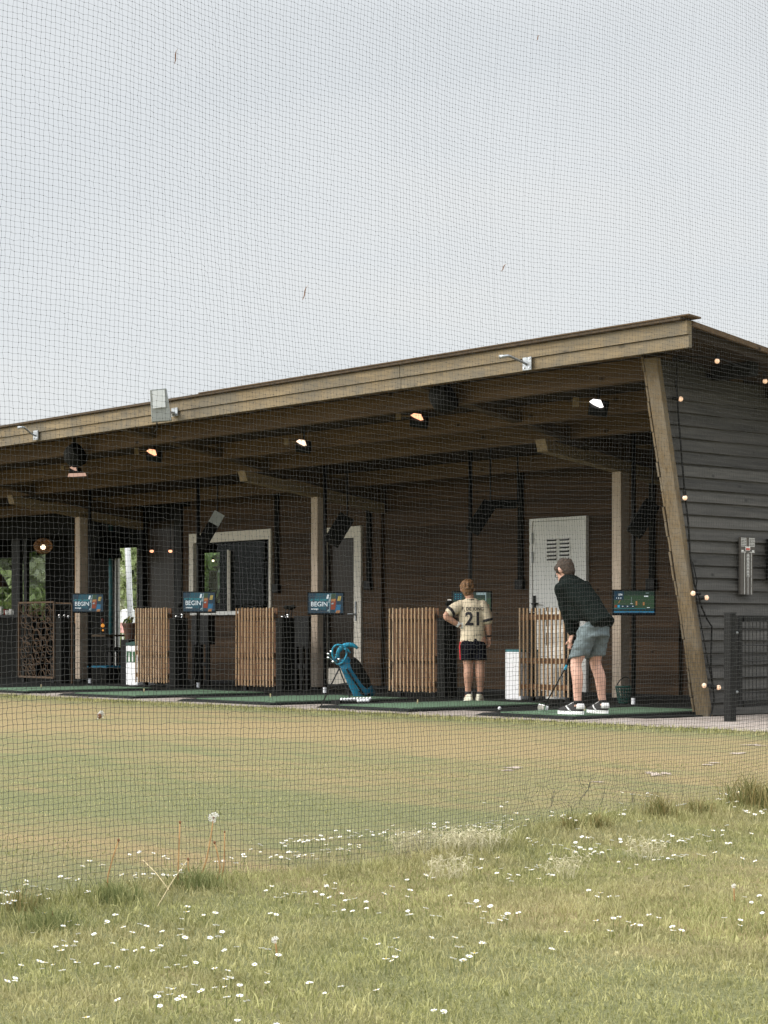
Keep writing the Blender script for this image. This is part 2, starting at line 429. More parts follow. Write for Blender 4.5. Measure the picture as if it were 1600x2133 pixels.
F4 = np.stack([I, I+nj, I+nj+1, I+1], 1)
def lawnmat():
    m, nt, b = newmat('lawn_turf'); b.inputs['Roughness'].default_value = .9; b.inputs['Specular IOR Level'].default_value = .1
    v = mapped(nt)
    tc = nt.nodes.new('ShaderNodeTexCoord'); sp = nt.nodes.new('ShaderNodeSeparateXYZ'); nt.links.new(tc.outputs['Object'], sp.inputs[0])
    y = sp.outputs[1]
    # streaks that run with the mowing, along x-y diagonal
    mp = nt.nodes.new('ShaderNodeMapping'); mp.inputs['Rotation'].default_value = (0, 0, -TH); mp.inputs['Scale'].default_value = (.16, .55, 1)
    nt.links.new(tc.outputs['Object'], mp.inputs['Vector'])
    big = noise(nt, mp.outputs['Vector'], 1.5, 5, .62)
    band = nt.nodes.new('ShaderNodeMapRange'); band.inputs[1].default_value = -8.6; band.inputs[2].default_value = -4.2; nt.links.new(y, band.inputs[0])
    dry = mth(nt, 'ADD', mth(nt, 'MULTIPLY', band.outputs[0], .50), mth(nt, 'MULTIPLY', mth(nt, 'SUBTRACT', big, .5), 2.6))
    edge = nt.nodes.new('ShaderNodeMapRange'); edge.inputs[1].default_value = -3.0; edge.inputs[2].default_value = -2.1; nt.links.new(mth(nt, 'ADD', y, mth(nt, 'MULTIPLY', mth(nt, 'SUBTRACT', big, .5), 1.4)), edge.inputs[0])
    dry = mth(nt, 'SUBTRACT', mth(nt, 'ADD', dry, .26), mth(nt, 'MULTIPLY', edge.outputs[0], .75))
    green = ramp(nt, noise(nt, v, 60., 3, .7), [(.25, (.150, .158, .066)), (.75, (.31, .305, .155))])
    straw = ramp(nt, noise(nt, v, 45., 4, .7), [(.25, (.275, .205, .098)), (.75, (.46, .355, .19))])
    dry = mth(nt, 'ADD', dry, mth(nt, 'MULTIPLY', mth(nt, 'SUBTRACT', noise(nt, mp.outputs['Vector'], 9., 6, .75), .5), 1.9))
    col = mixc(nt, ramp(nt, dry, [(.08, (0, 0, 0)), (.80, (1, 1, 1))]), green, straw)
    sand = ramp(nt, noise(nt, mp.outputs['Vector'], 4.2, 6, .7), [(.69, (0, 0, 0)), (.76, (1, 1, 1))])
    col = mixc(nt, mth(nt, 'MULTIPLY', sand, mth(nt, 'MULTIPLY', band.outputs[0], .7)), col, (.42, .34, .27))
    fine = noise(nt, v, 260., 2, .6)
    col = mixc(nt, mth(nt, 'MULTIPLY', ramp(nt, fine, [(.35, (1, 1, 1)), (.55, (0, 0, 0))]), .45), col, (.06, .06, .025))
    nt.links.new(col, b.inputs['Base Color']); bump(nt, b, fine, .8, .02)
    return m
M['lawn'] = lawnmat()
tag(npmesh('lawn', V, F4, 'lawn', smooth=True), kind='structure')
# bare sandy patches
M['sand'] = plain('pale_sand', (.34, .275, .22), .95, var=.25, scale=40, bmp=.4)
def patch(px, py, wx, wy, n=26):
    c = gnd(px, py); mb = MB(); pts = []
    for k in range(n):
        a = 2*math.pi*k/n; r = random.uniform(.25, 1.15)
        p = c+RT*(math.cos(a)*wx*r)+FW*(math.sin(a)*wy*r); pts.append((p.x, p.y, gzf(p.x, p.y)+.004))
    mb.add([(c.x, c.y, gzf(c.x, c.y)+.005)]+pts, [(0, 1+i, 1+(i+1) % n) for i in range(n)])
    return tag(mb.build('bare_patch', 'sand'), kind='structure')
for a in ((1365, 1613, .06, .16), (1352, 1610, .03, .06), (1388, 1612, .035, .09), (1478, 1594, .05, .08), (1062, 1606, .05, .07), (1575, 1553, .10, .13), (1540, 1570, .07, .09), (1070, 1600, .06, .08), (1245, 1630, .035, .05), (1490, 1590, .05, .07)): patch(*a)
# paving, rubber floor
def pavemat():
    m, nt, b = newmat('concrete_paving'); b.inputs['Roughness'].default_value = .9
    v = mapped(nt); f = noise(nt, v, 3., 8, .7); g = noise(nt, v, 90., 3, .6)
    col = ramp(nt, f, [(.3, (.21, .165, .13)), (.55, (.33, .28, .245)), (.75, (.40, .365, .34))])
    col = mixc(nt, mth(nt, 'MULTIPLY', g, .35), col, (.12, .09, .07)); nt.links.new(col, b.inputs['Base Color']); bump(nt, b, g, .4, .005)
    return m
M['paving'] = pavemat()
mb = MB(); n = 160; L0, L1 = -32., 8.
edge = [(L0+(L1-L0)*k/n, -1.78+.05*math.sin(k*1.7)+random.uniform(-.05, .05), .010) for k in range(n+1)]
mb.add(edge+[(x, -.62, .010) for x, _, _ in edge], [(k, k+1, n+2+k, n+1+k) for k in range(n)])
mb.add([(.02, -.62, .010), (3.0, -.62, .010), (3.0, 12, .010), (.02, 12, .010)], [(0, 1, 2, 3)])
tag(mb.build('paving', 'paving'), kind='structure')
mb = MB(); mb.box(-31, -.02, -.78, 5.2, -.05, .020)
tag(mb.build('floor', 'rubber'), kind='structure')
# ------------------------------------------------------------------ the shed
PITCH = .135; RY0 = -1.05
def roof_u(y): return 3.31-PITCH*(y+.98)       # underside of ceiling boards
shed = thing('driving_range_shed', (0, 0, 0), 'long open-fronted timber shed with dark weathered siding, sloping roof and pale fascia', 'building')
XL = -30.
# fascia
mb = MB()
xs = [XL]+[-26.5, -21.8, -17.2, -12.4, -7.7, -3.1]+[.635]
for i in range(len(xs)-1):
    j = .002*((i*7) % 3)
    mb.box(xs[i]+.002, xs[i+1]-.001, -.985-j, -.945, 3.19, 3.297)
    mb.box(xs[i]+.002+(i % 2)*.6*(i > 0), xs[i+1]-.001+((i+1) % 2)*.6*(i < len(xs)-2), -1.005-j, -.945, 3.301, 3.415)
mb.build('fascia_board', 'fascia', shed)
# roof sheet and verge
mb = MB()
for i in range(1):
    y0, y1 = RY0, 5.3
    for (a, b_, zt, zb) in ((XL-.3, .598, .0, -.03),):
        mb.prism([(a, y0, 3.448), (a, y1, 3.448-PITCH*(y1-y0)), (a, y1, 3.424-PITCH*(y1-y0)), (a, y0, 3.424)], (b_-a, 0, 0))
mb.build('roof', 'rafter', shed)
mb = MB(); mb.prism([(.60, -.94, 3.420), (.60, 5.3, 3.420-PITCH*6.24), (.60, 5.3, 3.375-PITCH*6.24), (.60, -.94, 3.375)], (.035, 0, 0))
mb.prism([(-6.5, -1.06, 3.460), (-6.5, -.9, 3.446), (-6.5, -.9, 3.432), (-6.5, -1.06, 3.449)], (7.2, 0, 0))
mb.build('roof_edge', 'beam', shed)

# ceiling boards
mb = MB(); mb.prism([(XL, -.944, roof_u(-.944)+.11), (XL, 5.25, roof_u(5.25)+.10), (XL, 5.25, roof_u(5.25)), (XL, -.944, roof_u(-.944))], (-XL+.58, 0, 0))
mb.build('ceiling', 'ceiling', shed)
# purlins along the shed
for y, h, wd in ((-.88, .10, .06), (-.48, .20, .09), (.50, .20, .09), (1.22, .20, .09), (2.5, .18, .09)):
    mb = MB(); z = roof_u(y)-.002
    xx = [XL, -24.2, -19.8, -15.1, -10.2, -4.9, -.03]
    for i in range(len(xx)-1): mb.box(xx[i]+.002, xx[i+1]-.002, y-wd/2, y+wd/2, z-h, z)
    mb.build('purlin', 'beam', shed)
# purlin ends sticking out under the verge
for y in (.05, 1.15, 2.3):
    mb = MB(); z = roof_u(y)-.002; mb.box(.045, .50, y-.05, y+.05, z-.12, z); mb.build('purlin_end', 'blackmatt', shed)
POSTX = []
for px, py, oy in ((1284, 1457, 0), (654.5, 1437, 0), (161.5, 1418, 0), (-420, 1400, 0)):
    POSTX.append(onY(px, py, 1.95).x)
for i, x in enumerate(POSTX):
    mb = MB(); hw = .066; zt = roof_u(1.95)-.30
    mb.box(x-hw, x+hw, 1.95, 2.09, .06, zt); mb.build('post', 'post', shed, bevel=.006)
    mb = MB(); mb.box(x-.05, x+.05, 1.965, 2.07, .018, .06); mb.build('post_foot', 'black', shed)
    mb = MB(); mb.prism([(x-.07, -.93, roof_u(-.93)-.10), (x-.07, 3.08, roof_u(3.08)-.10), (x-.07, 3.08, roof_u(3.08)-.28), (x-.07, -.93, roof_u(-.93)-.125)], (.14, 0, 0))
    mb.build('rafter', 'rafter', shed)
    mb = MB(); y0, y1 = onX(1125, 912, POSTX[0]).y, 3.08
    mb.prism([(x-.075, y0, roof_u(y0)-.285), (x-.075, y1, roof_u(y1)-.285), (x-.075, y1, roof_u(y1)-.41), (x-.075, y0+.04, roof_u(y0)-.41)], (.15, 0, 0)); mb.build('corbel', 'corbel', shed)
x = POSTX[2]; mb = MB(); mb.box(x-.108, x-.068, 1.97, 2.08, .90, roof_u(1.95)-.34); mb.build('post_cladding', 'orangewood', shed)
# side wall: lap siding, leaning front edge
WB = .113
def fy(z): return -.71*z/3.2
mb = MB(); k = 0
while k*WB < 3.3:
    z0, z1 = k*WB+.02, (k+1)*WB+.02
    y0a, y0b = fy(z0)+.04, fy(z1)+.04
    yr = min(5.2, (3.31-z1)/PITCH-.98)
    if yr > y0b+.2:
        w0, w1 = .034+random.uniform(-.003, .003), .010
        cuts = [y0a]+sorted(random.sample([1.1, 2.3, 3.4], 1))+[yr] if yr > 4.2 else [y0a, yr]
        for c in range(len(cuts)-1):
            a, b_ = cuts[c]+.0015, cuts[c+1]-.0015
            ta = y0b if c == 0 else a; ww = random.uniform(-.004, .004)
            mb.add([(0, a, z0), (0, b_, z0), (w0, b_, z0+ww*.5), (w0, a, z0+ww*.5), (0, ta, z1), (0, b_, z1), (w1, b_, z1), (w1, ta, z1)],
                   [(0, 1, 2, 3), (4, 7, 6, 5), (0, 4, 5, 1), (3, 2, 6, 7), (0, 3, 7, 4), (1, 5, 6, 2)])
    k += 1
mb.build('siding', 'siding', shed)
mb = MB(); mb.prism([(-.05, .03, .02), (-.05, 5.2, .02), (-.05, 5.2, roof_u(5.2)-.01), (-.05, fy(3.2)+.06, 3.2)], (.049, 0, 0)); mb.build('side_wall', 'blackwall', shed)
mb = MB()  # leaning corner board in front of the siding ends
mb.add([Vector(p) for p in ((-.105, -.03, .0), (.042, -.03, .0), (.042, .03, .0), (-.105, .03, .0),
        (-.100, fy(3.19)-.03, 3.19), (.044, fy(3.19)-.03, 3.19), (.044, fy(3.19)+.03, 3.19), (-.100, fy(3.19)+.03, 3.19))],
       [(0, 3, 2, 1), (4, 5, 6, 7), (0, 1, 5, 4), (1, 2, 6, 5), (2, 3, 7, 6), (3, 0, 4, 7)])
mb.build('corner_board', 'cornerwood', shed, bevel=.004)
mb = MB()
prev = None
for k in range(24):
    z = .05+k*.132; xo = -.110-random.uniform(0, .022); yy = fy(z)-.024
    mb.bar((xo, yy, z), (xo, fy(z+.125)-.024, z+.125), .02, .016)
mb.build('corner_lath', 'cornerwood', shed)
# back wall
YB = 3.12
def bx(px): return onY(px, 1315, YB).x
def bz(px, py): return onY(px, py, YB).z
W1 = (bx(405), bx(563.5), bz(480, 1273), bz(563, 1106))
D2 = (bx(683), bx(741), .03, bz(741, 1120))
XB = bx(396)
mb = MB(); k = 0
while k*.165 < 2.75:
    z0, z1 = .06+k*.165+.002, .06+(k+1)*.165-.002; z1 = min(z1, roof_u(YB))
    if z1 > z0: grid_minus(mb, XB+.001, -.06, z0, z1, [W1, D2]+[(q, q+.004, 0, 3) for q in (random.uniform(-14, -9), random.uniform(-9, -4.5), random.uniform(-4.5, -.4))], YB+random.uniform(0, .005), YB+.05)
    k += 1
mb.build('back_wall', 'brownwall', shed)
mb = MB(); grid_minus(mb, XB+.001, -.06, .02, roof_u(YB), [W1, D2], YB+.05, YB+.065)
# left part: black framed openings
GL = (onY(-160, 1315, YB).x, bx(141), .95, bz(60, 1120))      # glazed bar opening
DR = (bx(240), bx(283.5), .03, bz(262, 1141))                 # doorway
BG = (bx(302), bx(360), .10, bz(330, 1085))                   # brown panel
grid_minus(mb, XL, XB, .02, roof_u(YB), [GL, DR, BG], YB+.02, YB+.045)
mb.build('back_wall', 'blackwall', shed)
# dark mid strips
for (a, b_) in ((367, 381), (293, 300)):
    mb = MB(); mb.box(bx(a), bx(b_), YB-.03, YB+.018, .02, roof_u(YB)-.05); mb.build('wall_strip', 'black', shed)
mb = MB(); mb.box(bx(382), bx(396)-.002, YB-.006, YB+.018, .05, roof_u(YB)-.1); mb.build('wall_strip', 'brownwall', shed)
mb = MB(); mb.box(BG[0], BG[1], YB+.05, YB+.07, BG[2], BG[3]); mb.build('wall_panel', 'brownglass', shed)
mb = MB(); mb.box(XB, -.06, YB-.02, YB, .02, .06); mb.build('skirting', 'black', shed)
# inner partition stud seen right of the second door, another near the right end
for (a, b_) in ((785, 800), (1407, 1420)):
    mb = MB(); mb.box(bx(a), bx(b_), YB-.05, YB-.002, .06, roof_u(YB)-.2); mb.build('stud', 'brownwall', shed)
# room behind: rear wall with windows, floor is the rubber slab
YR = 4.7
def rx(px): return onY(px, 1315, YR).x
def rz(px, py): return onY(px, py, YR).z
RW = [(rx(424), rx(457.5), rz(440, 1256), rz(440, 1151)), (rx(-95), rx(24), rz(10, 1292), rz(10, 1162)), (rx(44), rx(50), rz(47, 1292), rz(47, 1166)), (rx(57), rx(94.5), rz(75, 1292), rz(75, 1149)), (rx(241), rx(284.5), .03, rz(262, 1138))]
mb = MB(); grid_minus(mb, XL, -.06, .02, roof_u(YR), RW, YR, YR+.025)
mb.box(onY(668, 1300, YB).x, onY(668, 1300, YB).x+.1, YB+.13, YR-.01, .02, roof_u(YR)-.005)
mb.build('rear_wall', 'blackwall', shed)
for r in RW[:4]:
    mb = MB(); mb.box(r[0], r[1], YR+.04, YR+.046, r[2], r[3]); mb.build('pane', 'glass', shed)
# thin column in the far doorway's right pane
mb = MB(); mb.box(rx(289), rx(294.5), YR-.04, YR-.004, 1.0, rz(290, 1141)); mb.build('wall_strip', 'cream', shed)
# window with cream frame
win = MB(); x0, x1, z0, z1 = W1
win = bpy.data.objects.new('window', None); COL.objects.link(win); win.parent = shed
mb = MB(); e = .012
mb.box(bx(397), x0+.01, YB-.03, YB+.03, z0-.02, z1+.03)
mb.box(x1-.005, bx(567), YB-.03, YB+.03, z0-.02, z1+.03)
mb.box(x0+.012, x1-.007, YB-.028, YB+.03, z1-.115, z1+.028)
mb.build('frame', 'cream', win)
mb = MB(); mb.box(x0, x1, YB-.08, YB+.1, z0-.055, z0-.002); mb.build('sill', 'white', win)
mb = MB(); a, b_ = bx(467.5), bx(470); mb.box(a, b_, YB+.05, YB+.07, z0, bz(470, 1145)); a, b_ = bx(472), bx(473.2); mb.box(a, b_, YB+.05, YB+.06, z0, bz(470, 1147)); mb.build('mullion', 'cream', win)
mb = MB(); mb.box(x0+.01, x1-.006, YB+.09, YB+.096, z0, z1); mb.build('pane', 'glass', win)
# glass door with cream frame
dr = bpy.data.objects.new('door', None); COL.objects.link(dr); dr.parent = shed; dr['label'] = 'dark glass door in a cream frame'
mb = MB(); x0, x1, z0, z1 = D2
mb.box(x1-.005, bx(755), YB-.03, YB+.09, .03, bz(755, 1095)); mb.box(bx(672), x0, YB-.03, YB+.09, .03, bz(755, 1095))
mb.box(x0+.001, x1-.006, YB-.028, YB+.09, z1, bz(755, 1095)-.001); mb.build('frame', 'cream', dr)
mb = MB(); mb.box(x0, x1-.006, YB+.03, YB+.05, .06, z1-.002); mb.build('pane', 'brownglass', dr)
mb = MB(); mb.box(x0+.01, x1-.02, YB+.0, YB+.029, bz(712, 1432), bz(712, 1392)); mb.build('kick_panel', 'cream', dr)
mb = MB(); hx = bx(745.5); hz = bz(745, 1279)
mb.box(hx-.014, hx+.014, YB-.045, YB-.031, hz-.09, hz+.17); mb.tube([(hx, YB-.04, hz), (hx, YB-.085, hz), (hx-.11, YB-.085, hz)], .010, 8); mb.build('handle', 'steel', dr)
# white louvred door
dw = bpy.data.objects.new('door', None); COL.objects.link(dw); dw.parent = shed; dw['label'] = 'off-white door with two louvre grilles'
x0, x1 = bx(1109), bx(1227); zt = bz(1168, 1078)
mb = MB(); mb.box(x0, x0+.045, YB-.05, YB-.002, .06, zt); mb.box(x1-.03, x1, YB-.05, YB-.002, .06, zt); mb.box(x0+.046, x1-.031, YB-.05, YB-.002, zt-.035, zt); mb.build('frame', 'offwhite', dw)
mb = MB(); mb.box(x0+.05, x1-.034, YB-.040, YB-.003, .065, zt-.04); mb.build('leaf', 'offwhite', dw)
for (a, b_) in ((1143.5, 1166.5), (1170, 1193)):
    ga, gb, gt, gb2 = bx(a), bx(b_), bz(1160, 1121), bz(1160, 1169)
    mb = MB(); mb.mi = 0
    mb.box(ga, gb, YB-.047, YB-.041, gb2, gt)
    for k in range(6):
        z = gb2+(gt-gb2)*(k+.5)/6; h = (gt-gb2)/6*.6
        mb.box(ga+.012, gb-.012, YB-.049, YB-.0475, z-h/2, z+h/2, 1)
        mb.add([(ga+.012, YB-.05, z+h/2), (gb-.012, YB-.05, z+h/2), (gb-.012, YB-.066, z+h*.1), (ga+.012, YB-.066, z+h*.1)], [(0, 1, 2, 3)]); mb.m[-1] = 0; mb.mi = 0
    mb.build('grille', ['offwhite', 'black'], dw)
for py in (1160, 1120):
    mb = MB(); mb.box(x0+.048, x0+.062, YB-.062, YB-.05, bz(1113, py+13), bz(1113, py-10)); mb.build('hinge', 'grey', dw)
mb = MB(); hz = bz(1113, 1258); mb.box(x0+.07, x0+.10, YB-.06, YB-.041, hz-.1, hz+.1); mb.tube([(x0+.085, YB-.055, hz), (x0+.085, YB-.095, hz), (x0+.2, YB-.095, hz)], .010); mb.build('handle', 'black', dw)
# doorway frame on the left
mb = MB(); mb.box(bx(240.5), bx(242), YB-.01, YB+.021, .03, DR[3])
dd = bpy.data.objects.new('door', None); COL.objects.link(dd); dd.parent = shed; dd['label'] = 'open doorway with white jamb'
mb.build('frame', 'white', dd); mb = MB(); mb.box(RW[4][0]-.01, RW[4][0]+.045, YR+.03, YR+.06, .03, RW[4][3]+.02); mb.box(RW[4][0]+.047, RW[4][1]+.05, YR+.03, YR+.10, RW[4][3], RW[4][3]+.05); mb.build('jamb', 'white', dd)
# glazing bars of the bar opening
mb = MB()
for (a, b_) in ((25, 42), (50.5, 56)):
    mb.box(onY(a, 1300, YB+.2).x, onY(b_, 1300, YB+.2).x, YB+.19, YB+.25, .9, GL[3]+.1)
mb.build('glazing_bar', 'black', shed)
for (a, b_) in ((582, 1040), (771, 1060), (1087, 1010), (1361, 990)):
    pass
# ------------------------------------------------------------------ golf mats
MATS = [(1190, 985), (848, 655), (561, 365), (270, 108), (-30, -180)]
place = ['under the bending golfer', 'in front of the boy in the cream shirt', 'just left of the blue golf bag', 'in front of the white bottle bin', 'farthest left, in front of the ring-patterned screen']
YM0, YM1 = -1.47, .60
def mat_y(px, py): return onZ(px, py, .0)
for i, (r, l) in enumerate(MATS):
    xr, xl = onY(r, 1400, YM0).x, onY(l, 1400, YM0).x
    if i == 3: xl = xr-1.62
    if i == 4: xr = onY(270, 1400, YM0).x-2.42; xl = xr-1.62
    cx = (xr+xl)/2; hw = (xr-xl)/2
    t = thing('golf_mat', (cx, YM0, .021 if False else .011), 'green tee mat '+place[i], 'golf mat', 'tee mats along the shed front')
    ln = YM1-YM0
    mb = MB(); h = .026; s = .05
    mb.add([(-hw, 0, 0), (hw, 0, 0), (hw, ln, 0), (-hw, ln, 0), (-hw+s*1.5, s, h), (hw-s*.4, s, h), (hw-s*.4, ln-s*.4, h), (-hw+s*1.5, ln-s*.4, h)],
           [(0, 3, 2, 1), (4, 5, 6, 7), (0, 1, 5, 4), (1, 2, 6, 5), (2, 3, 7, 6), (3, 0, 4, 7)])
    mb.build('rubber_base', 'rubber', t, bevel=.012)
    mb = MB(); mb.box(-hw+.24, hw-.06, .12, ln-.12, h-.004, h+.010); mb.build('turf', 'turf', t)
    mb = MB(); mb.lathe([(.0, .04), (.008, .04), (.007, .0), (.012, 0)], (-hw+.55, .9, h+.010), 8); mb.build('rubber_tee', 'straw', t)
TOPZ = .011+.036
# ------------------------------------------------------------------ slatted screens
YS = 1.20
def slat_screen(px0, px1, label, open_=False, seed=0):
    rnd = random.Random(seed)
    a, b_ = onY(px0, 1400, YS).x, onY(px1, 1400, YS).x
    t = thing('slat_screen', ((a+b_)/2, YS, 0), label, 'wooden screen', 'slatted screens between the bays'); hw = (b_-a)/2
    zt = onY((px0+px1)/2, 1266, YS).z; zb = .08
    n = 13
    for k in range(n):
        x = -hw+.014+(2*hw-.028)*k/(n-1); j = rnd.uniform(-.006, .006); wd = .0088
        mb = MB(); mb.box(x-wd, x+wd, -.014+rnd.uniform(-.002, .002), .0, zb+j, zt+rnd.uniform(-.006, .004)); mb.build('slat', rnd.choice(['slat', 'slat', 'slat2', 'slat3']), t)
    for z in (zb+.10, zb+(zt-zb)*.40, zt-.10):
        mb = MB(); mb.box(-hw+.01, hw-.01, .0015, .03, z-.03, z+.03); mb.build('batten', 'slatback', t)
    if not open_:
        mb = MB(); mb.box(-hw+.005, hw-.005, .055, .063, zb+.01, zt-.01); mb.build('backing_board', 'slatback', t)
    for sx in (-1, 1):
        mb = MB(); mb.box(sx*(hw-.1)-.03, sx*(hw-.1)+.03, .0645, .12, .012, zt-.05); mb.build('leg', 'black', t)
    return t
slat_screen(1082, 1187, 'see-through slatted wood screen behind the bending golfer', True, 1)
slat_screen(811, 907, 'slatted wood screen left of the boy in the cream shirt', False, 2)
slat_screen(492, 571, 'slatted wood screen below the cream-framed window', False, 3)
slat_screen(283, 350, 'slatted wood screen beside the white bottle bin', False, 4)
# white louvre-backed panel seen through the open screen
t = thing('notice_panel', (onY(1160, 1400, 2.0).x, 2.0, 0), 'white slotted panel standing behind the see-through slatted screen', 'panel')
mb = MB(); mb.box(-.17, .22, 0, .02, .02, .62); mb.build('board', 'offwhite', t)
mb = MB()
for z in (.80, .97): mb.box(-.17, .22, 0, .02, z-.035, z+.035)
mb.build('strip', 'offwhite', t)
mb = MB(); mb.box(-.18, -.171, .0, .03, .02, 1.05); mb.box(.221, .23, .0, .03, .02, 1.05); mb.build('leg', 'grey', t)
# rusty ornamental screen
a, b_ = onY(40, 1400, YS).x, onY(113, 1400, YS).x
t = thing('ornamental_screen', ((a+b_)/2, YS, 0), 'rusty metal screen of overlapping rings at the far left', 'metal screen')
hw = (b_-a)/2; zt, zb = onY(75, 1255, YS).z, .10
mb = MB()
for p, q in (((-hw, 0, zb), (hw, 0, zb)), ((-hw, 0, zt), (hw, 0, zt)), ((-hw, 0, zb), (-hw, 0, zt)), ((hw, 0, zb), (hw, 0, zt))): mb.bar(p, q, .028, .028)
mb.build('frame', 'rust', t)
mb = MB(); rnd = random.Random(5)
for k in range(70):
    r = rnd.uniform(.05, .12); cx, cz = -hw+2*hw*((k % 6)+.5+rnd.uniform(-.5, .5))/6, zb+(zt-zb)*((k//6)+.5+rnd.uniform(-.5, .5))/12
    pts = [(cx+r*math.cos(q*math.pi/9), 0, cz+r*math.sin(q*math.pi/9)) for q in range(19)]
    pts = [(min(max(p[0], -hw), hw), p[1], min(max(p[2], zb), zt)) for p in pts]
    mb.tube(pts, .006, 4)
mb.build('ring_lattice', 'rust', t)
mb = MB(); mb.box(-hw+.05, -hw+.11, .02, .08, .012, zb+.3); mb.box(hw-.11, hw-.05, .02, .08, .012, zb+.3); mb.build('leg', 'black', t)
# top rail continuing to the post
tq = thing('rail', (0, 0, 0), 'thin rusty rail between the ring screen and the left post', 'rail'); mb = MB(); p = onY(113, 1256, YS+.1); q = onY(150, 1257, YS+.1); mb.bar(p, q, .03, .02); mb.bar(q, (q.x, q.y, .02), .02, .02); mb.bar((p.x+.01, p.y, p.z-.01), (p.x+.01, p.y, .02), .02, .02); mb.build('bar', 'rust', tq)
# ------------------------------------------------------------------ black bag cabinets with clubs in them
def cabinet(px0, px1, ptop, label, clublab, grp):
    a, b_ = onY(px0, 1400, YS-.02).x, onY(px1, 1400, YS-.02).x; zt = onY(px0, ptop, YS).z
    dpt = .20; w_ = b_-a
    t = thing('cabinet', (a, YS, 0), label, 'cabinet', 'black club cabinets beside the screens')
    mb = MB(); mb.box(0, w_, 0, .02, .03, zt); mb.box(w_-.02, w_, .021, dpt, .03, zt); mb.box(0, .02, .021, dpt, .03, zt); mb.box(.021, w_-.021, dpt-.02, dpt, .03, zt); mb.build('body', 'cabinet', t)
    mb = MB(); mb.box(.021, w_-.021, .021, dpt-.021, zt-.09, zt-.07); mb.build('shelf', 'black', t)
    mb = MB()
    for x in (.03, w_-.03):
        for y in (.035, dpt-.035): mb.box(x-.015, x+.015, y-.015, y+.015, .02, .03)
    mb.build('foot', 'black', t)
    rnd = random.Random(px0)
    for k in range(3):
        x, y = a+w_*(.25+.25*k), YS+.04+.025*k
        g = thing('golf_club', (x, y, zt-.07), clublab, 'golf club', grp)
        mb = MB(); top = Vector((rnd.uniform(-.03, .03), rnd.uniform(0, .05), .06+.05*rnd.random())); mb.tube([(0, 0, 0), top], .007, 6); mb.build('shaft', 'chrome', g)
        T = Matrix.Rotation(rnd.uniform(-.6, .6), 3, 'Y')
        mb = MB(); mb.ball(top+Vector((0, 0, .012)), .030, 10, 6, (1.1, .75, .55), T=T); mb.build('head', 'chrome', g, smooth=True)
        # a dark wood head behind
        g2 = thing('golf_club', (x+.01, y+.06, zt-.07), clublab.replace('steel', 'black-headed'), 'golf club', grp+', taller row')
        mb = MB(); hz_ = .17+.05*rnd.random(); mb.tube([(0, 0, 0), (.01, .02, hz_)], .008, 6); mb.build('shaft', 'black', g2)
        mb = MB(); mb.ball((.02, .02, hz_+.02), .045, 10, 6, (1.1, .8, .6), T=T); mb.build('head', 'blackmatt', g2, smooth=True)
cabinet(908, 923, 1287, 'black upright cabinet immediately left of the boy', 'short steel golf club poking out of the cabinet beside the boy', 'clubs in the cabinet beside the boy')
cabinet(572, 585, 1287, 'black upright cabinet right of the screen below the window', 'short steel golf club poking out of the cabinet near the middle post', 'clubs in the cabinet near the middle post')
cabinet(351, 363, 1287, 'black upright cabinet right of the screen by the bottle bin', 'short steel golf club poking out of the cabinet near the bottle bin', 'clubs in the cabinet near the bottle bin')
cabinet(114, 125, 1287, 'black upright cabinet between the ring screen and left post', 'short steel golf club poking out of the cabinet by the ring screen', 'clubs in the cabinet by the ring screen')
# ------------------------------------------------------------------ poles and monitors
M['scr_dark'] = emit('screen_navy', (.006, .045, .085), .45)
M['scr_mid'] = emit('screen_teal', (.008, .10, .15), .45)
M['scr_white'] = emit('screen_white', (.85, .93, .95), .55)
M['scr_teal'] = emit('screen_cyan', (.05, .38, .42), .4)
M['scr_red'] = emit('screen_red', (.38, .06, .02), .4)
M['scr_orange'] = emit('screen_orange', (.62, .28, .10), .4)
M['scr_blue'] = emit('screen_blue', (.02, .22, .42), .4)
M['scr_green'] = emit('screen_green', (.045, .10, .05), .42)
M['scr_green2'] = emit('screen_dark_green', (.02, .05, .035), .42)
M['scr_sky'] = emit('screen_sky', (.45, .60, .62), .4)
M['scr_line'] = emit('screen_blue_line', (.05, .36, .62), .6)
M['scr_yellow'] = emit('screen_yellow', (.65, .50, .12), .4)
YP = 2.62
def pole(px, py, label):
    p = onZ(px, py, .02)
    t = thing('pole', (p.x, p.y, .02), label, 'pole', 'black floor-to-ceiling screen poles')
    zt = roof_u(p.y)-.03
    mb = MB(); mb.tube([(0, 0, .08), (0, 0, zt-.02)], .024, 12); mb.build('tube', 'black', t, smooth=True)
    mb = MB(); mb.tube([(0, 0, 0), (0, 0, .065)], .024, 12); mb.build('foot', 'whiteplastic', t)
    mb = MB(); mb.tube([(0, 0, zt-.10), (0, 0, zt-.02)], .035, 12); mb.build('top_clamp', 'black', t)
    return p
PP = [pole(1320, 1467, 'black pole behind the green golf-game monitor at the right'),
      pole(980, 1452, 'black pole rising behind the head of the boy'),
      pole(677, 1443, 'black pole beside the middle timber post'),
      pole(413, 1432, 'black pole in front of the window jamb'),
      pole(187, 1423, 'black pole beside the left timber post')]
def tq(mb, T, pts, mi): mb.add([T @ Vector((x, 0, z)) for x, z in pts], [tuple(range(len(pts)))]); mb.m[-1] = mi
def rect(mb, x0, x1, z0, z1, y, mi):
    mb.add([(x0, y, z0), (x1, y, z0), (x1, y, z1), (x0, y, z1)], [(0, 1, 2, 3)]); mb.m[-1] = mi
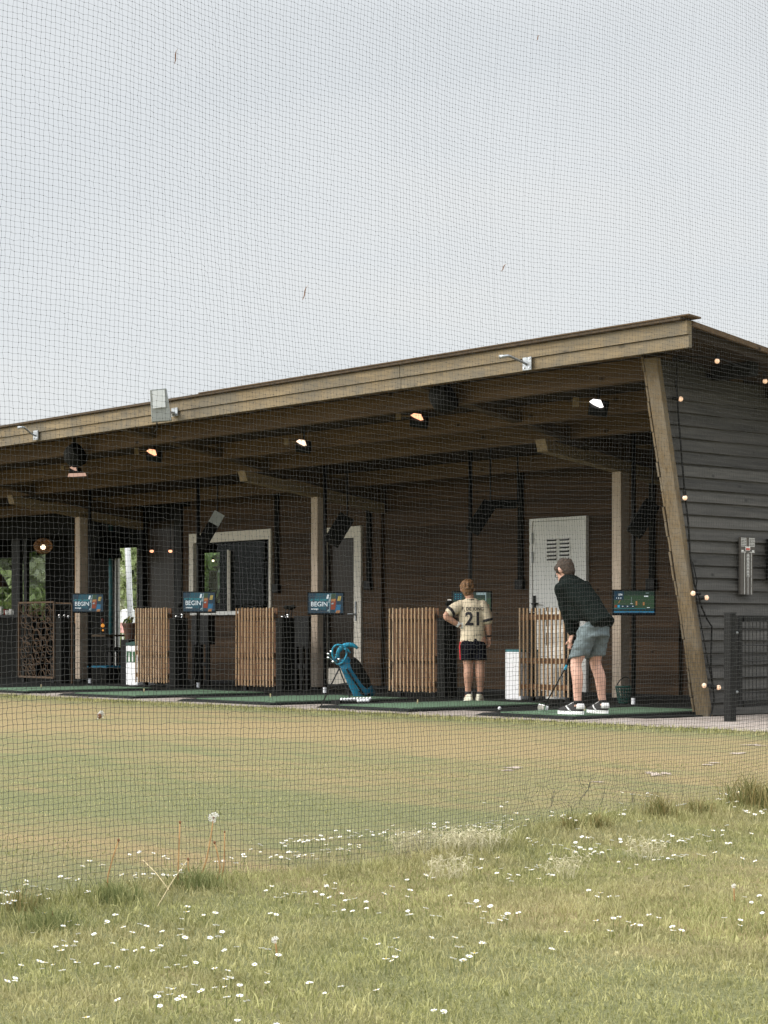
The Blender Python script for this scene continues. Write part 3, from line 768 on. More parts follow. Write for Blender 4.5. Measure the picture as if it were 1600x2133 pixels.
def monitor(i, px0, px1, py0, py1, label, game=0, rot=0.):
    p = PP[i]; d = dep(p)-.16; k = d/FP
    c = atD((px0+px1)/2, (py0+py1)/2, d); W, H = (px1-px0)*k, (py1-py0)*k
    t = thing('monitor', c, label, 'monitor', 'screens on poles', rz=TH+rot)   # local -Y faces the viewer side
    mb = MB(); mb.box(-W/2, W/2, 0, .045, -H/2, H/2); mb.build('housing', 'black', t, bevel=.004)
    mb = MB(); mb.box(-.06, .06, .046, .11, -.05, .05); mb.build('bracket', 'black', t)
    b = .016; sx0, sx1, sz0, sz1 = -W/2+b, W/2-b, -H/2+b*1.4, H/2-b
    w_, h_ = sx1-sx0, sz1-sz0
    X = lambda u: sx0+u*w_
    Z = lambda v: sz0+v*h_
    if not game:
        mats = ['scr_dark', 'scr_mid', 'scr_white', 'scr_teal', 'scr_red', 'scr_orange', 'scr_blue', 'scr_green', 'scr_yellow', 'scr_sky']
        mb = MB(); rect(mb, sx0, sx1, sz0, sz1, -.002, 0)
        mb.add([(X(.12), -.003, Z(.25)), (X(.75), -.003, Z(0.08)), (X(.85), -.003, Z(1)), (X(.22), -.003, Z(1))], [(0, 1, 2, 3)]); mb.m[-1] = 1
        def card(x0, x1, z0, z1, mi, y=-.004, sk=.03):
            mb.add([(X(x0-sk), y, Z(z0)), (X(x1-sk), y, Z(z0)), (X(x1), y, Z(z1)), (X(x0), y, Z(z1))], [(0, 1, 2, 3)]); mb.m[-1] = mi
        card(.66, .80, .18, .72, 4); card(.665, .80, .70, .98, 7); card(.67, .79, .58, .71, 5, -.005); card(.68, .74, .44, .52, 9, -.005); card(.66, .78, .10, .17, 0, -.005)
        card(.80, .97, .05, .98, 0); card(.80, .94, .05, .42, 6, -.005); card(.86, .95, .62, .86, 8, -.005); card(.81, .92, .0, .14, 5, -.006)
        card(.52, .63, .05, .36, 0, -.004); card(.56, .60, .08, .18, 9, -.005); card(.545, .60, .72, .93, 2, -.005); card(.60, .64, .52, .80, 9, -.005)
        card(.64, .655, .02, .98, 9, -.0045, .05)
        mb.build('screen', mats, t)
        R = Matrix.Rotation(math.pi/2, 4, 'X')
        text_obj('lettering', 'LET THE GAMES', h_*.125, 'scr_teal', t, Matrix.Translation((X(.29), -.006, Z(.66))) @ R, .001)
        text_obj('lettering', 'BEGIN', h_*.335, 'scr_white', t, Matrix.Translation((X(.31), -.006, Z(.44))) @ R, .0012, .90)
        text_obj('lettering', 'inrange', h_*.12, 'scr_white', t, Matrix.Translation((X(.18), -.006, Z(.21))) @ R, .001)
    elif game == 1:
        mats = ['scr_green', 'scr_green2', 'scr_white', 'scr_teal', 'scr_red', 'scr_orange', 'scr_line', 'scr_dark', 'scr_blue', 'scr_sky']
        mb = MB(); rect(mb, sx0, sx1, sz0, sz1, -.002, 0)
        rect(mb, sx0, sx1, Z(.80), sz1, -.003, 1); rect(mb, X(0), X(.24), Z(.60), sz1, -.004, 7)
        rect(mb, sx0, sx1, Z(.0), Z(.20), -.004, 7); rect(mb, X(.0), X(1), Z(.045), Z(.075), -.006, 6); rect(mb, X(0), X(.78), Z(.205), Z(.22), -.006, 3)
        for u in np.arange(.02, 1, .11): rect(mb, X(u), X(u+.08), Z(.10), Z(.17), -.005, 1)
        rect(mb, X(.02), X(.07), Z(.26), Z(.37), -.006, 4); rect(mb, X(.09), X(.15), Z(.26), Z(.37), -.006, 6); rect(mb, X(.16), X(.52), Z(.26), Z(.36), -.005, 7)
        for u in (.20, .32, .45): rect(mb, X(u), X(u+.035), Z(.30), Z(.33), -.007, 2)
        rect(mb, X(.75), X(.85), Z(.74), Z(.79), -.006, 2); rect(mb, X(.82), X(.89), Z(.24), Z(.27), -.006, 2); rect(mb, X(.79), X(.87), Z(.90), Z(.92), -.006, 9)
        rect(mb, X(.432), X(.438), Z(.42), Z(.74), -.006, 9); rect(mb, X(.40), X(.47), Z(.42), Z(.44), -.006, 2); rect(mb, X(.54), X(.58), Z(.36), Z(.55), -.005, 5); rect(mb, X(.72), X(.76), Z(.36), Z(.50), -.005, 5)
        mb.add([(X(.11), -.006, Z(.46)), (X(.13), -.006, Z(.46)), (X(.165), -.006, Z(.60)), (X(.15), -.006, Z(.60))], [(0, 1, 2, 3)]); mb.m[-1] = 5
        mb.build('screen', mats, t)
        R = Matrix.Rotation(math.pi/2, 4, 'X')
        text_obj('lettering', '374', h_*.12, 'scr_white', t, Matrix.Translation((X(.16), -.008, Z(.83))) @ R, .001)
        text_obj('lettering', '1  2  3', h_*.09, 'scr_white', t, Matrix.Translation((X(.12), -.008, Z(.68))) @ R, .001)
    else:
        mats = ['scr_green', 'scr_green2', 'scr_white', 'scr_teal', 'scr_red', 'scr_orange', 'scr_line', 'scr_dark', 'scr_blue', 'scr_sky']
        mb = MB(); rect(mb, sx0, sx1, sz0, sz1, -.002, 0); rect(mb, sx0, sx1, Z(.72), sz1, -.003, 1); rect(mb, X(.62), X(.88), Z(.88), Z(.99), -.004, 9)
        rect(mb, X(.86), X(.88), Z(.3), Z(.95), -.005, 9); rect(mb, X(.88), X(.96), Z(.28), Z(.42), -.005, 4); rect(mb, X(.02), X(.25), Z(.62), Z(.97), -.004, 7)
        for v in (.9, .8, .7): 
            for u in (.05, .12, .19): rect(mb, X(u), X(u+.03), Z(v-.02), Z(v+.02), -.006, 3)
        mb.build('screen', mats, t)
    return t
monitor(0, 1275.5, 1366, 1228, 1282, 'monitor with a green golf game, right of the bending golfer', 1)
monitor(1, 941, 1025, 1231, 1282, 'monitor with a green golf game, in front of the boy', 2)
monitor(2, 640, 717.5, 1233, 1281, 'monitor reading BEGIN in front of the middle timber post', 0)
monitor(3, 379.5, 450, 1232, 1277, 'monitor reading BEGIN in front of the cream-framed window', 0)
monitor(4, 149, 217, 1236, 1277, 'monitor reading BEGIN beside the left timber post', 0)
# dark high tables / ball machines beside poles
for (px0, px1, ptop, lab, y) in ((399, 433, 1283, 'black tall stand with open shelves under the window monitor', 2.0), (612, 642, 1283, 'black tall stand left of the middle timber post', 2.0), (118, 160, 1420, None, 0)):
    if lab is None: continue
    a, b_ = onY(px0, 1400, y).x, onY(px1, 1400, y).x; zt = onY(px0, ptop, y).z
    t = thing('stand', ((a+b_)/2, y, .02), lab, 'stand', 'black stands behind the mats'); hw = (b_-a)/2
    mb = MB(); mb.box(-hw, hw, 0, .12, zt-.42, zt-.02); mb.build('case', 'black', t)
    for x in (-hw+.035, hw-.035, 0):
        mb = MB(); mb.box(x-.025, x+.025, .0, .05, 0, zt-.421); mb.build('leg', 'black', t)
    mb = MB(); mb.box(-hw+.061, -.026, .01, .04, .28, .33); mb.box(.026, hw-.061, .01, .04, .28, .33); mb.build('crossbar', 'black', t)
# ceiling sensor arms
def sensor(p, q, lab, w_=.16, plate=None):
    t = thing('ceiling_sensor', (0, 0, 0), lab, 'sensor', 'black tilted ceiling sensors')
    p, q = Vector(p), Vector(q)
    mb = MB(); mb.bar(p, q, w_, .10, up=FW); mb.build('case', 'blackmatt', t, bevel=.01)
    mb = MB(); r = q+(q-p).normalized()*.02; mb.bar(r, (r.x, r.y, roof_u(r.y)-.005), .014, .014); mb.build('hanger', 'black', t)
    if plate:
        mb = MB(); c = q+plate; n = 6
        mb.bar(c+RT*-.05+UP*-.10, c+RT*.045+UP*.07, .15, .012, up=FW); mb.build('lens_plate', 'grey', t)
sensor(atD(985, 1105, dep(PP[1])-.3), atD(1020, 1050, dep(PP[1])-.1), 'black tilted sensor box above the boy', .17)
sensor(atD(1020, 1050, dep(PP[1])+.2), atD(1075, 1050, dep(PP[1])+.25), 'black flat sensor box on the wall left of the louvred door', .10)
sensor(atD(690, 1130, dep(PP[2])-.3), atD(722, 1078, dep(PP[2])-.1), 'black tilted sensor box before the glass door', .20)
sensor(atD(418, 1137, dep(PP[3])-.3), atD(452, 1080, dep(PP[3])-.1), 'black tilted sensor box before the cream window', .15, FW*-.09)
sensor(atD(1322, 1110, dep(PP[0])-.3), atD(1358, 1050, dep(PP[0])-.1), 'black tilted sensor box right of the right-hand post', .17)
# wall conduits with socket boxes
for i, (px, pyb, lab) in enumerate(((579, 1226, 'black socket with conduit on the boards right of the window'), (771, 1219, 'black socket with conduit right of the glass door'), (1087, 1217, 'black socket with conduit left of the louvred door'), (1361, 1217, 'black socket with conduit above the right-hand game monitor'))):
    p = onY(px, pyb, YB)
    t = thing('wall_socket', (p.x, YB-.004, p.z), lab, 'socket', 'sockets on the brown back wall')
    mb = MB(); mb.box(-.065, .065, -.06, 0, -.06, .06); mb.build('box', 'black', t, bevel=.006)
    mb = MB(); mb.box(-.035, .035, -.035, 0, .061, roof_u(YB)-p.z-.02); mb.build('conduit', 'blackmatt', t)
# ------------------------------------------------------------------ lamps under the roof
M['heat_white'] = emit('lamp_white', (1., .95, .92), 2.2)
M['heat_warm'] = emit('lamp_warm', (1., .72, .52), 1.5)
M['heat_orange'] = emit('lamp_orange', (1., .44, .24), 1.5)
M['heat_pink'] = emit('lamp_pink', (1., .62, .46), 2.2)
M['bulb'] = emit('bulb_glow', (1., .60, .36), .45, (.8, .6, .45))
def heater(px, py, w_, h_, y, lab, m):
    c = onY(px, py, y)
    t = thing('heater_lamp', c, lab, 'heater lamp', 'glowing lamps under the roof', rz=TH)
    k = dep(c)/FP; W, H = w_*k, h_*k
    mb = MB(); T = Matrix.Rotation(math.radians(-28), 4, 'X') @ Matrix.Rotation(math.radians(10), 4, 'Y')
    mb.box(-W*.5, W*.85, .02, .14, -H*.6, H*.7, T=T); mb.build('case', 'black', t, bevel=.005)
    mb = MB(); mb.prism([T @ Vector(p) for p in ((-W*.5, .0, H*.1), (-W*.28, .0, H*.5), (W*.25, .0, H*.5), (W*.5, 0, -H*.35), (W*.3, .0, -H*.5), (-W*.2, 0, -H*.2))], (0, .018, 0)); mb.build('glowing_element', m, t)
    mb = MB(); mb.bar((W*.2, .1, 0), (W*.2, .1, roof_u(c.y)-c.z-.01), .025); mb.build('bracket', 'black', t)
    mb = MB(); mb.box(-W*1.6, -W*1.2, .03, .09, -H*.3, H*.7); mb.bar((-W*1.2, .06, H*.2), (-W*.45, .08, H*.2), .012); mb.build('junction_box', 'corbel', t)
heater(1243, 840, 30, 19, .12, 'white-glowing lamp nearest the slanted corner board', 'heat_white')
heater(869, 868, 28, 15, .12, 'bright orange heater lamp left of the black round speaker', 'heat_orange')
heater(628, 922, 23, 14, .12, 'warm white heater lamp above the middle timber post', 'heat_warm')
heater(316, 942, 23, 14, .12, 'orange heater lamp below the grey floodlight', 'heat_orange')
heater(153, 976, 17, 9, .12, 'pinkish heater lamp above the left timber post', 'heat_pink')
p = onY(160, 989, .14); t = thing('glow_streak', p, 'glowing strip imitating heater light on the beam under the pinkish lamp', 'glow_streak', rz=TH); k = dep(p)/FP
mb = MB(); mb.prism([(-19*k, 0, -4*k), (19*k, 0, -2*k), (17*k, 0, 4*k), (-17*k, 0, 3*k)], (0, .05, 0)); mb.build('strip', 'heat_pink', t); mb = MB(); mb.bar((0, .03, 3*k), (0, .03, roof_u(p.y)-p.z-.01), .02); mb.build('bracket', 'black', t)  # emissive strip stands in for the heater's glow falling on the beam
for m_ in ('heat_pink',): M[m_].node_tree.nodes['Principled BSDF'].inputs['Emission Strength'].default_value = .45
def speaker(px, py, r, y, lab):
    c = onY(px, py, y); t = thing('loudspeaker', c, lab, 'loudspeaker', 'black drum loudspeakers under the roof', rz=TH)
    T = Matrix.Rotation(math.radians(62), 4, 'Y') @ Matrix.Rotation(math.radians(20), 4, 'X')
    mb = MB(); mb.lathe([(0, -r*.72), (r*.55, -r*.70), (r*.85, -r*.45), (r, 0), (r*1.02, r*.45), (r*.95, r*.62), (0, r*.60)], n=24, T=T); mb.build('drum', 'blackmatt', t, smooth=True)
    mb = MB(); mb.bar((0, 0, r*.6), (0, 0, roof_u(c.y)-c.z-.01), .03); mb.build('bracket', 'black', t)
speaker(922, 829, .155, -.70, 'black drum loudspeaker beside the right-hand rafter')
speaker(155, 950, .15, -.70, 'black drum loudspeaker above the pinkish heater lamp')
# ------------------------------------------------------------------ fascia fittings
YF = -1.012
def fbracket(px, py, ex, ey, lab):
    p = onY(px, py, YF); t = thing('bracket', p, lab, 'bracket', 'steel arms on the fascia'); k = dep(p)/FP
    mb = MB(); mb.box(-.075, .04, -.012, 0, -.075, .045); mb.build('plate', 'steel', t, bevel=.003)
    e = atD(ex, ey, dep(p)-.32)-p
    mb = MB(); mb.tube([(-.02, -.012, -.02), (-.03, -.06, .0), e*.85+UP*.012, e, e+Vector((-.05, -.02, -.002))], [.012, .012, .012, .013, .018], 8); mb.build('arm', 'steel', t, smooth=True)
    mb = MB()
    for x, z in ((-.05, -.05), (.02, -.05), (.02, .03)): mb.tube([(x, -.022, z), (x, -.012, z)], .009, 6)
    mb.build('bolt', 'chrome', t)
fbracket(1102, 754, 1052, 742, 'steel arm on the fascia above the right-hand rafter')
fbracket(77, 904, 45, 890, 'steel arm on the fascia at the far left')
p = onY(364, 858, YF); t = thing('floodlight', p, 'grey floodlight on an arm, tilted up at the fascia', 'floodlight'); k = dep(p)/FP
d0 = dep(p)-.42
def q3(px, py, dd=0): return atD(px, py, d0+dd)-p
mb = MB(); fr = [q3(312, 812), q3(346, 808), q3(357, 876, .05), q3(316, 879, .05)]
back = FW*.07
mb.prism(fr, back); mb.build('housing', 'grey', t, bevel=.006)
gl = [q3(316.5, 814.5)-FW*.006, q3(343, 811.5)-FW*.006, q3(345.5, 848, .02)-FW*.006, q3(318.5, 851, .02)-FW*.006]
mb = MB(); mb.prism(gl, FW*.004); mb.build('lens', 'lampglass', t)
mb = MB(); mb.bar(q3(345, 857)+FW*.04, q3(362, 860, .2), .03, .02); mb.bar(q3(362, 860, .2), Vector((-.02, -.01, -.03)), .035, .03); mb.box(-.05, .07, -.012, 0, -.05, .045); mb.build('arm', 'steel', t)
mb = MB(); mb.tube([q3(327, 880, .05), q3(327, 893, .1), q3(322, 899, .42)], .008, 6); mb.build('cable', 'black', t)
# ------------------------------------------------------------------ festoon lights on the siding
XS_ = .06
t = thing('string_light', (0, 0, 0), 'string of warm round bulbs on black cable down the dark siding', 'string lights')
def wp(px, py, off=.0): return onX(px, py, XS_+off)
cab = [atD(1640, 800, dep(onX(1600, 760, .45))+.2), onX(1592, 775, .45), onX(1545, 765, .50), onX(1497, 745, .52), wp(1412, 742), wp(1409, 800), wp(1413, 860), wp(1421, 960), wp(1427, 1030), wp(1434, 1090), wp(1438, 1160), wp(1446, 1215), wp(1455, 1240), wp(1462, 1265), wp(1473, 1290), wp(1483, 1305), wp(1482, 1350), wp(1481, 1390), wp(1485, 1428), wp(1488, 1455), wp(1484, 1480), wp(1478, 1497), wp(1465, 1504, .1)]
mb = MB(); mb.tube(cab, .0085, 6); mb.build('cable', 'black', t, smooth=True)
mb = MB(); mb.tube([wp(1443, 1170), wp(1452, 1210), wp(1449, 1232), wp(1455, 1270), wp(1466, 1330), wp(1477, 1390), wp(1484, 1425)], .006, 6); mb.build('cable', 'black', t, smooth=True)
def bulb(px, py, side, off=.03, x=None):
    p = wp(px, py, off) if x is None else onX(px, py, x); dr_ = RT*side[0]+UP*side[1]
    mb = MB(); mb.tube([p-dr_*.07, p-dr_*.018], .016, 8); b = mb.build('socket', 'black', t)
    T = Matrix(); mb = MB(); mb.ball(p, .0225, 12, 8, T=T); o = mb.build('bulb', 'bulb', b, smooth=True)
bulb(1418, 831, (1, -.1)); bulb(1427, 1037, (.1, -1)); bulb(1444, 1236, (-1, 0)); bulb(1472, 1245, (1, .1)); bulb(1467, 1428, (-1, 0)); bulb(1497, 1432, (1, -.05))
bulb(1494, 752, (-.1, -1), x=.52); bulb(1594, 794, (.1, -1), x=.45)
# ------------------------------------------------------------------ height-chart like board on the siding
p0, p1 = onX(1541, 1238, XS_), onX(1571, 1120, XS_)
t = thing('wall_board', (XS_-.012, p0.y, p0.z), 'narrow dark board with white grids and a number scale on the siding', 'sign')
W, H = p1.y-p0.y, p1.z-p0.z
mb = MB(); mb.box(0, .022, W*.0, W*.86, 0, H); mb.box(0, .022, W*.861, W, H*.70, H); mb.build('board', 'signboard', t)
mb = MB(); XX_ = .0235
def yz(u0, u1, v0, v1, x=XX_): mb.add([(x, W*u0, H*v0), (x, W*u1, H*v0), (x, W*u1, H*v1), (x, W*u0, H*v1)], [(0, 1, 2, 3)])
for u in (.27, .51, .74): yz(u-.012, u+.012, 0, .73)
for (a, b_) in ((.05, .38), (.60, .97)):
    for r in range(6):
        z = .85+.028*r-.012; yz(a, b_, z, z+.008)
    for k in range(4): u = a+(b_-a)*k/3; yz(u-.010, u+.010, .838, .99)
yz(.03, .36, .735, .745); yz(.62, .97, .735, .745); yz(.05, .22, .752, .775); yz(.78, .95, .752, .775)
for k in range(7):
    z = .70-.058*k; yz(.43, .46, z-.05, z); yz(.56, .59, z-.05, z); yz(.46, .56, z-.012, z)
mb.build('marking', 'white', t)
mb = MB(); yz(.33, .66, .768, .838, XX_); mb.build('marking', 'white', t); mb = MB(); yz(.36, .63, .775, .812, XX_+.001); mb.build('marking', 'signred', t)
RX = Matrix.Rotation(math.pi/2, 4, 'Z') @ Matrix.Rotation(math.pi/2, 4, 'X')
for k in range(7):
    text_obj('numeral', str(7-k), H*.044, 'white', t, Matrix.Translation((XX_, W*.51, H*(.668-.058*k))) @ RX, .001)
p = onX(1606, 1165, XS_); t = thing('wall_box', p, 'black box on the siding at the right edge of the photo', 'box')
mb = MB(); mb.box(-.02, .09, -.055, .2, -.19, .19); mb.build('case', 'black', t, bevel=.008); mb = MB(); mb.box(.091, .096, -.03, .17, -.16, .16); mb.build('front_plate', 'blackmatt', t)
# ------------------------------------------------------------------ black gate by the siding
gp = onZ(1521, 1503, .01)
t = thing('gate_fence', (gp.x, gp.y, .01), 'black metal mesh fence with square post beside the siding', 'fence')
zt = onY(1520, 1278, gp.y).z-.01
mb = MB(); mb.box(-.038, .038, -.038, .038, 0, zt); mb.build('post', 'black', t, bevel=.004)
mb = MB(); mb.box(-.040, .040, -.040, .040, zt+.001, zt+.008); mb.build('post_cap', 'black', t)
y0, y1, zf = .10, 2.4, zt-.015
mb = MB(); mb.box(-.02, .02, y0, y0+.04, .12, zf); mb.box(-.025, .025, y0+.056, y1, zf-.055, zf); mb.box(-.025, .025, y0+.056, y1, .12, .175); mb.box(-.025, .025, y1+.001, y1+.055, .12, zf); mb.build('frame', 'black', t)
mb = MB(); y = y0+.10
while y < y1: mb.tube([(0, y, .175), (0, y, zf-.055)], .0035, 5); y += .05
for k in range(5):
    z = .175+(zf-.23)*(k+.5)/5
    for x in (-.008, .008): mb.tube([(x, y0+.055, z), (x, y1, z)], .004, 5)
mb.build('wire_mesh', 'black', t)
mb = MB(); mb.box(-.055, .055, y1+.1, y1+.21, 0, zt); mb.build('post', 'black', t, bevel=.004)
for z in (.25, zf-.15):
    mb = MB(); mb.tube([(0, .039, z), (0, .099, z)], .012, 8); mb.build('hinge', 'grey', t)
# ------------------------------------------------------------------ bins, basket
a, b_ = onY(1052, 1400, 1.42).x, onY(1085, 1400, 1.42).x; zt = onY(1052, 1354, 1.42).z
t = thing('bin', ((a+b_)/2, 1.42, .02), 'plain white bin with dark lid left of the see-through screen', 'bin'); hw = (b_-a)/2
mb = MB(); mb.box(-hw, hw, 0, .30, 0, zt-.04); mb.build('body', 'whiteplastic', t, bevel=.012); mb = MB(); mb.box(-hw+.004, hw-.004, .004, .296, zt-.039, zt-.015); mb.build('lid', 'teal', t)
a, b_ = onY(262, 1400, 1.42).x, onY(286, 1400, 1.42).x; zt = onY(262, 1345, 1.42).z
t = thing('bin', ((a+b_)/2, 1.42, .02), 'white bin with a green bottle picture', 'bin'); hw = (b_-a)/2
mb = MB(); mb.box(-hw, hw, 0, .30, 0, zt-.02); mb.build('body', 'whiteplastic', t, bevel=.012)
mb = MB(); mb.box(-hw+.08*hw*2, hw-.25*hw*2+.04, -.004, -.001, zt*.56, zt*.86-.02); mb.build('label', 'greenlabel', t); 
def bottle(cx, z0, h, w_):
    mb.prism([(cx-w_, -.007, z0), (cx+w_, -.007, z0), (cx+w_, -.007, z0+h*.5), (cx+w_*.35, -.007, z0+h*.68), (cx+w_*.35, -.007, z0+h), (cx-w_*.35, -.007, z0+h), (cx-w_*.35, -.007, z0+h*.68), (cx-w_, -.007, z0+h*.5)], (0, .002, 0))
mb = MB(); bottle(-hw*.36, zt*.58, zt*.22, .02); bottle(hw*.22, zt*.58, zt*.25, .02); mb.build('bottle_picture', 'white', t)
mb = MB(); mb.prism([(-hw, .0, zt-.018), (hw, 0, zt-.018), (hw, 0, zt+.05), (-hw, 0, zt+.02)], (0, .3, 0)); mb.build('lid', 'basketgreen', t)
# flower pot on top of the bin's neighbour
p = onY(272, 1332, 1.9); t = thing('flower_pot', (p.x, 1.9, 0), 'dark clay flower pot on a plinth behind the bottle bin', 'flower pot')
z0 = p.z
mb = MB(); mb.lathe([(0, 0), (.075, 0), (.115, .20), (.125, .20), (.125, .235), (.105, .235), (.10, .2), (0, .19)], (0, 0, z0), 18, T=Matrix.Rotation(math.radians(0), 3, 'Z')); mb.build('pot', 'terracotta', t, smooth=False)
mb = MB(); mb.box(-.11, .11, -.1, .1, .02, z0-.001); mb.build('plinth', 'black', t)
def leafball(name, c, rx_, ry_, rz_, n, size, m, parent, seed=1, flat=False):
    r = np.random.default_rng(seed); q = r.normal(size=(n, 3)); q /= np.linalg.norm(q, axis=1)[:, None]; q *= r.random((n, 1))**.4
    P = q*np.array([rx_, ry_, rz_])+np.array(c)
    a = r.normal(size=(n, 3)); a /= np.linalg.norm(a, axis=1)[:, None]; b2 = np.cross(a, r.normal(size=(n, 3))); b2 /= np.linalg.norm(b2, axis=1)[:, None]
    s = size*(.6+.8*r.random((n, 1)))
    v = np.stack([P-a*s, P+b2*s*.55, P+a*s, P-b2*s*.55], 1).reshape(-1, 3)
    f = np.arange(4*n).reshape(n, 4); tn = np.repeat(np.clip(r.random(n)*.8+.2*q[:, 2], 0, 1), 4)
    return npmesh(name, v, f, m, parent, tint=tn)
leafball('foliage', (-.05, 0, z0+.27), .09, .07, .06, 40, .035, 'houseplant', t, 3)
# wire ball basket
p = onZ(1300, 1465, .02); t = thing('ball_basket', (p.x, p.y, .02), 'dark green open ball basket at the foot of the right-hand post', 'basket')
mb = MB(); k = dep(p)/FP; r0, r1, h = 11*k, 17*k, 33*k
for u in (0, .2, .4, .6, .8, 1): 
    r = r0+(r1-r0)*u; mb.tube([(r*math.cos(a_*math.pi/8), r*math.sin(a_*math.pi/8), h*u+.006) for a_ in range(17)], .006 if u < 1 else .011, 5)
for a_ in range(16):
    c_, s_ = math.cos(a_*math.pi/8), math.sin(a_*math.pi/8); mb.tube([(r0*c_, r0*s_, .006), (r1*c_, r1*s_, h)], .006, 5)
mb.build('lattice', 'basketgreen', t); mb = MB(); mb.lathe([(0, .003), (r0, .003), (r0, .012), (0, .012)], n=16); mb.build('base', 'basketgreen', t)
mb = MB(); mb.tube([(r1*math.cos(a_), -r1*.2+.05*math.sin(a_), h+.02+.09*math.sin(a_)) for a_ in np.linspace(0, math.pi, 12)], .006, 6); mb.build('handle', 'black', t)
# ------------------------------------------------------------------ blue stand bag
pb, pt = onZ(764, 1453, .03), None
d0 = dep(pb)
t = thing('golf_bag', (0, 0, 0), 'blue golf stand bag leaning on two thin legs', 'golf bag')
b0 = atD(759, 1449, d0+.05); b1 = atD(716, 1376, d0-.10); axis = (b1-b0).normalized()
u = (RT-axis*RT.dot(axis)).normalized(); v = axis.cross(u)
mb = MB(); L = (b1-b0).length
mb.loft([(b0, u*.10, v*.105), (b0+axis*.06, u*.112, v*.115), (b0+axis*L*.35, u*.10, v*.11), (b0+axis*L*.7, u*.082, v*.095), (b0+axis*L, u*.072, v*.085)], 18); mb.build('body', 'blue', t, smooth=True)
mb = MB(); mb.loft([(b0-axis*.03, u*.098, v*.10), (b0+axis*.03, u*.116, v*.118)], 18); mb.build('foot', 'black', t)
c = b0+axis*L*.52+u*.080; mb = MB(); mb.loft([(c-axis*.20, u*.045, v*.07), (c-axis*.1, u*.075, v*.09), (c+axis*.12, u*.075, v*.09), (c+axis*.2, u*.05, v*.06)], 14); mb.build('pocket', 'blackmatt', t, smooth=True)
c = b0+axis*L*.22+u*.085; mb = MB(); mb.loft([(c-axis*.13, u*.05, v*.08), (c+axis*.12, u*.045, v*.07)], 14); mb.build('pocket', 'blue', t, smooth=True)
mb = MB(); mb.bar(b0+axis*.12-v*.110, b0+axis*L*.9-v*.092, .025, .008); mb.build('seam', 'bluelight', t)
# hood / collar rings
c = b1+axis*.06
mb = MB(); n = 20
ring = [c+u*.085*math.cos(a_)+v*.09*math.sin(a_)+axis*(.05*math.sin(a_+.6)) for a_ in np.linspace(0, 2*math.pi, n)]; mb.tube(ring, .012, 8); 
arch = [c+u*(.10*math.cos(a_)+.02)+axis*(.16*math.sin(a_))-v*.05 for a_ in np.linspace(0, math.pi, 14)]; mb.tube(arch, .011, 8)
arch = [c+u*(.12*math.cos(a_)+.09)+axis*(.10*math.sin(a_))-v*.02 for a_ in np.linspace(0, math.pi, 14)]; mb.tube(arch, [.016+.012*math.sin(a_) for a_ in np.linspace(0, math.pi, 14)], 8); mb.build('hood', 'bluelight', t, smooth=True)
for (ex, ey, dd) in ((668, 1472, -.25), (731, 1458, -.15)):
    q0 = b0+axis*L*.88-u*.09; e = onZ(ex, ey, .03)
    mb = MB(); mb.tube([q0, e], .008, 6); mb.build('leg', 'black', t)
mb = MB(); mb.bar(onZ(683, 1430, .12), b0+axis*L*.45-u*.08, .018); mb.build('stand_bar', 'black', t)
mb = MB(); s0 = b0+axis*L*.85-v*.10; mb.tube([s0, s0-v*.07-axis*.12+u*.02, s0-v*.05-axis*.35+u*.03, b0+axis*L*.25-v*.11], .012, 6); mb.build('strap', 'black', t)
rnd = random.Random(3)
for i_, (ex, ey) in enumerate(((684, 1362), (690, 1357), (684, 1370), (694, 1378), (706, 1373))):
    g = thing('golf_club', (0, 0, 0), 'golf club with shiny head in the blue stand bag', 'golf club', 'clubs in the blue stand bag')
    e = atD(ex, ey, d0-.12-.02*i_)
    mb = MB(); mb.tube([b1-axis*.1+u*.03*rnd.uniform(-1, 1), e], .006, 6); mb.build('shaft', 'chrome', g); mb = MB(); mb.ball(e, .026, 10, 6, (1., .7, .6)); mb.build('head', 'chrome', g, smooth=True)
# balls
BALL = MB(); BALL.ball((0, 0, 0), .0175, 14, 9); BALL = BALL.build('golf_ball', 'ball', None, smooth=True)
first = [True]
def ball(p, label, group=None):
    o = BALL if first[0] else BALL.copy()
    if not first[0]: COL.objects.link(o)
    first[0] = False; o.location = p
    for k in ('group',):
        if k in o: del o[k]
    return tag(o, label, 'golf ball', group)
e0, e1 = onZ(712, 1464.5, TOPZ), onZ(771, 1462.5, TOPZ)
dirn = (e1-e0).normalized(); nb = 10
tr = thing('ball_tray', e0, 'black tray holding a row of white balls before the blue bag', 'tray', rz=math.atan2(dirn.y, dirn.x))
mb = MB(); L = (e1-e0).length; mb.box(-.05, L+.06, -.06, .06, 0, .014); mb.box(-.05, L+.06, .061, .072, 0, .03); mb.box(-.08, -.051, -.06, .072, 0, .03); mb.build('base', 'black', tr)
for k in range(nb): 
    p = e0+dirn*(L*k/(nb-1)); ball((p.x, p.y, TOPZ+.014+.0215), 'white golf ball in the row before the blue bag', 'golf balls in the row before the blue bag')
for k in range(4):
    p = e0+dirn*(L*(k+3.2)/(nb-1))-Vector((-dirn.y, dirn.x, 0))*.10; ball((p.x, p.y, TOPZ+.0215), 'white golf ball in front of the row before the blue bag', 'golf balls in front of the row')
for (px, py, lab) in ((1132, 1481, 'golf ball teed in front of the golfer’s club'), (1041, 1480, 'golf ball at the left of the golfer’s mat')):
    p = onZ(px, py, TOPZ if px == 1132 else .012); ball((p.x, p.y, p.z+.021), lab.replace('’', "'"))
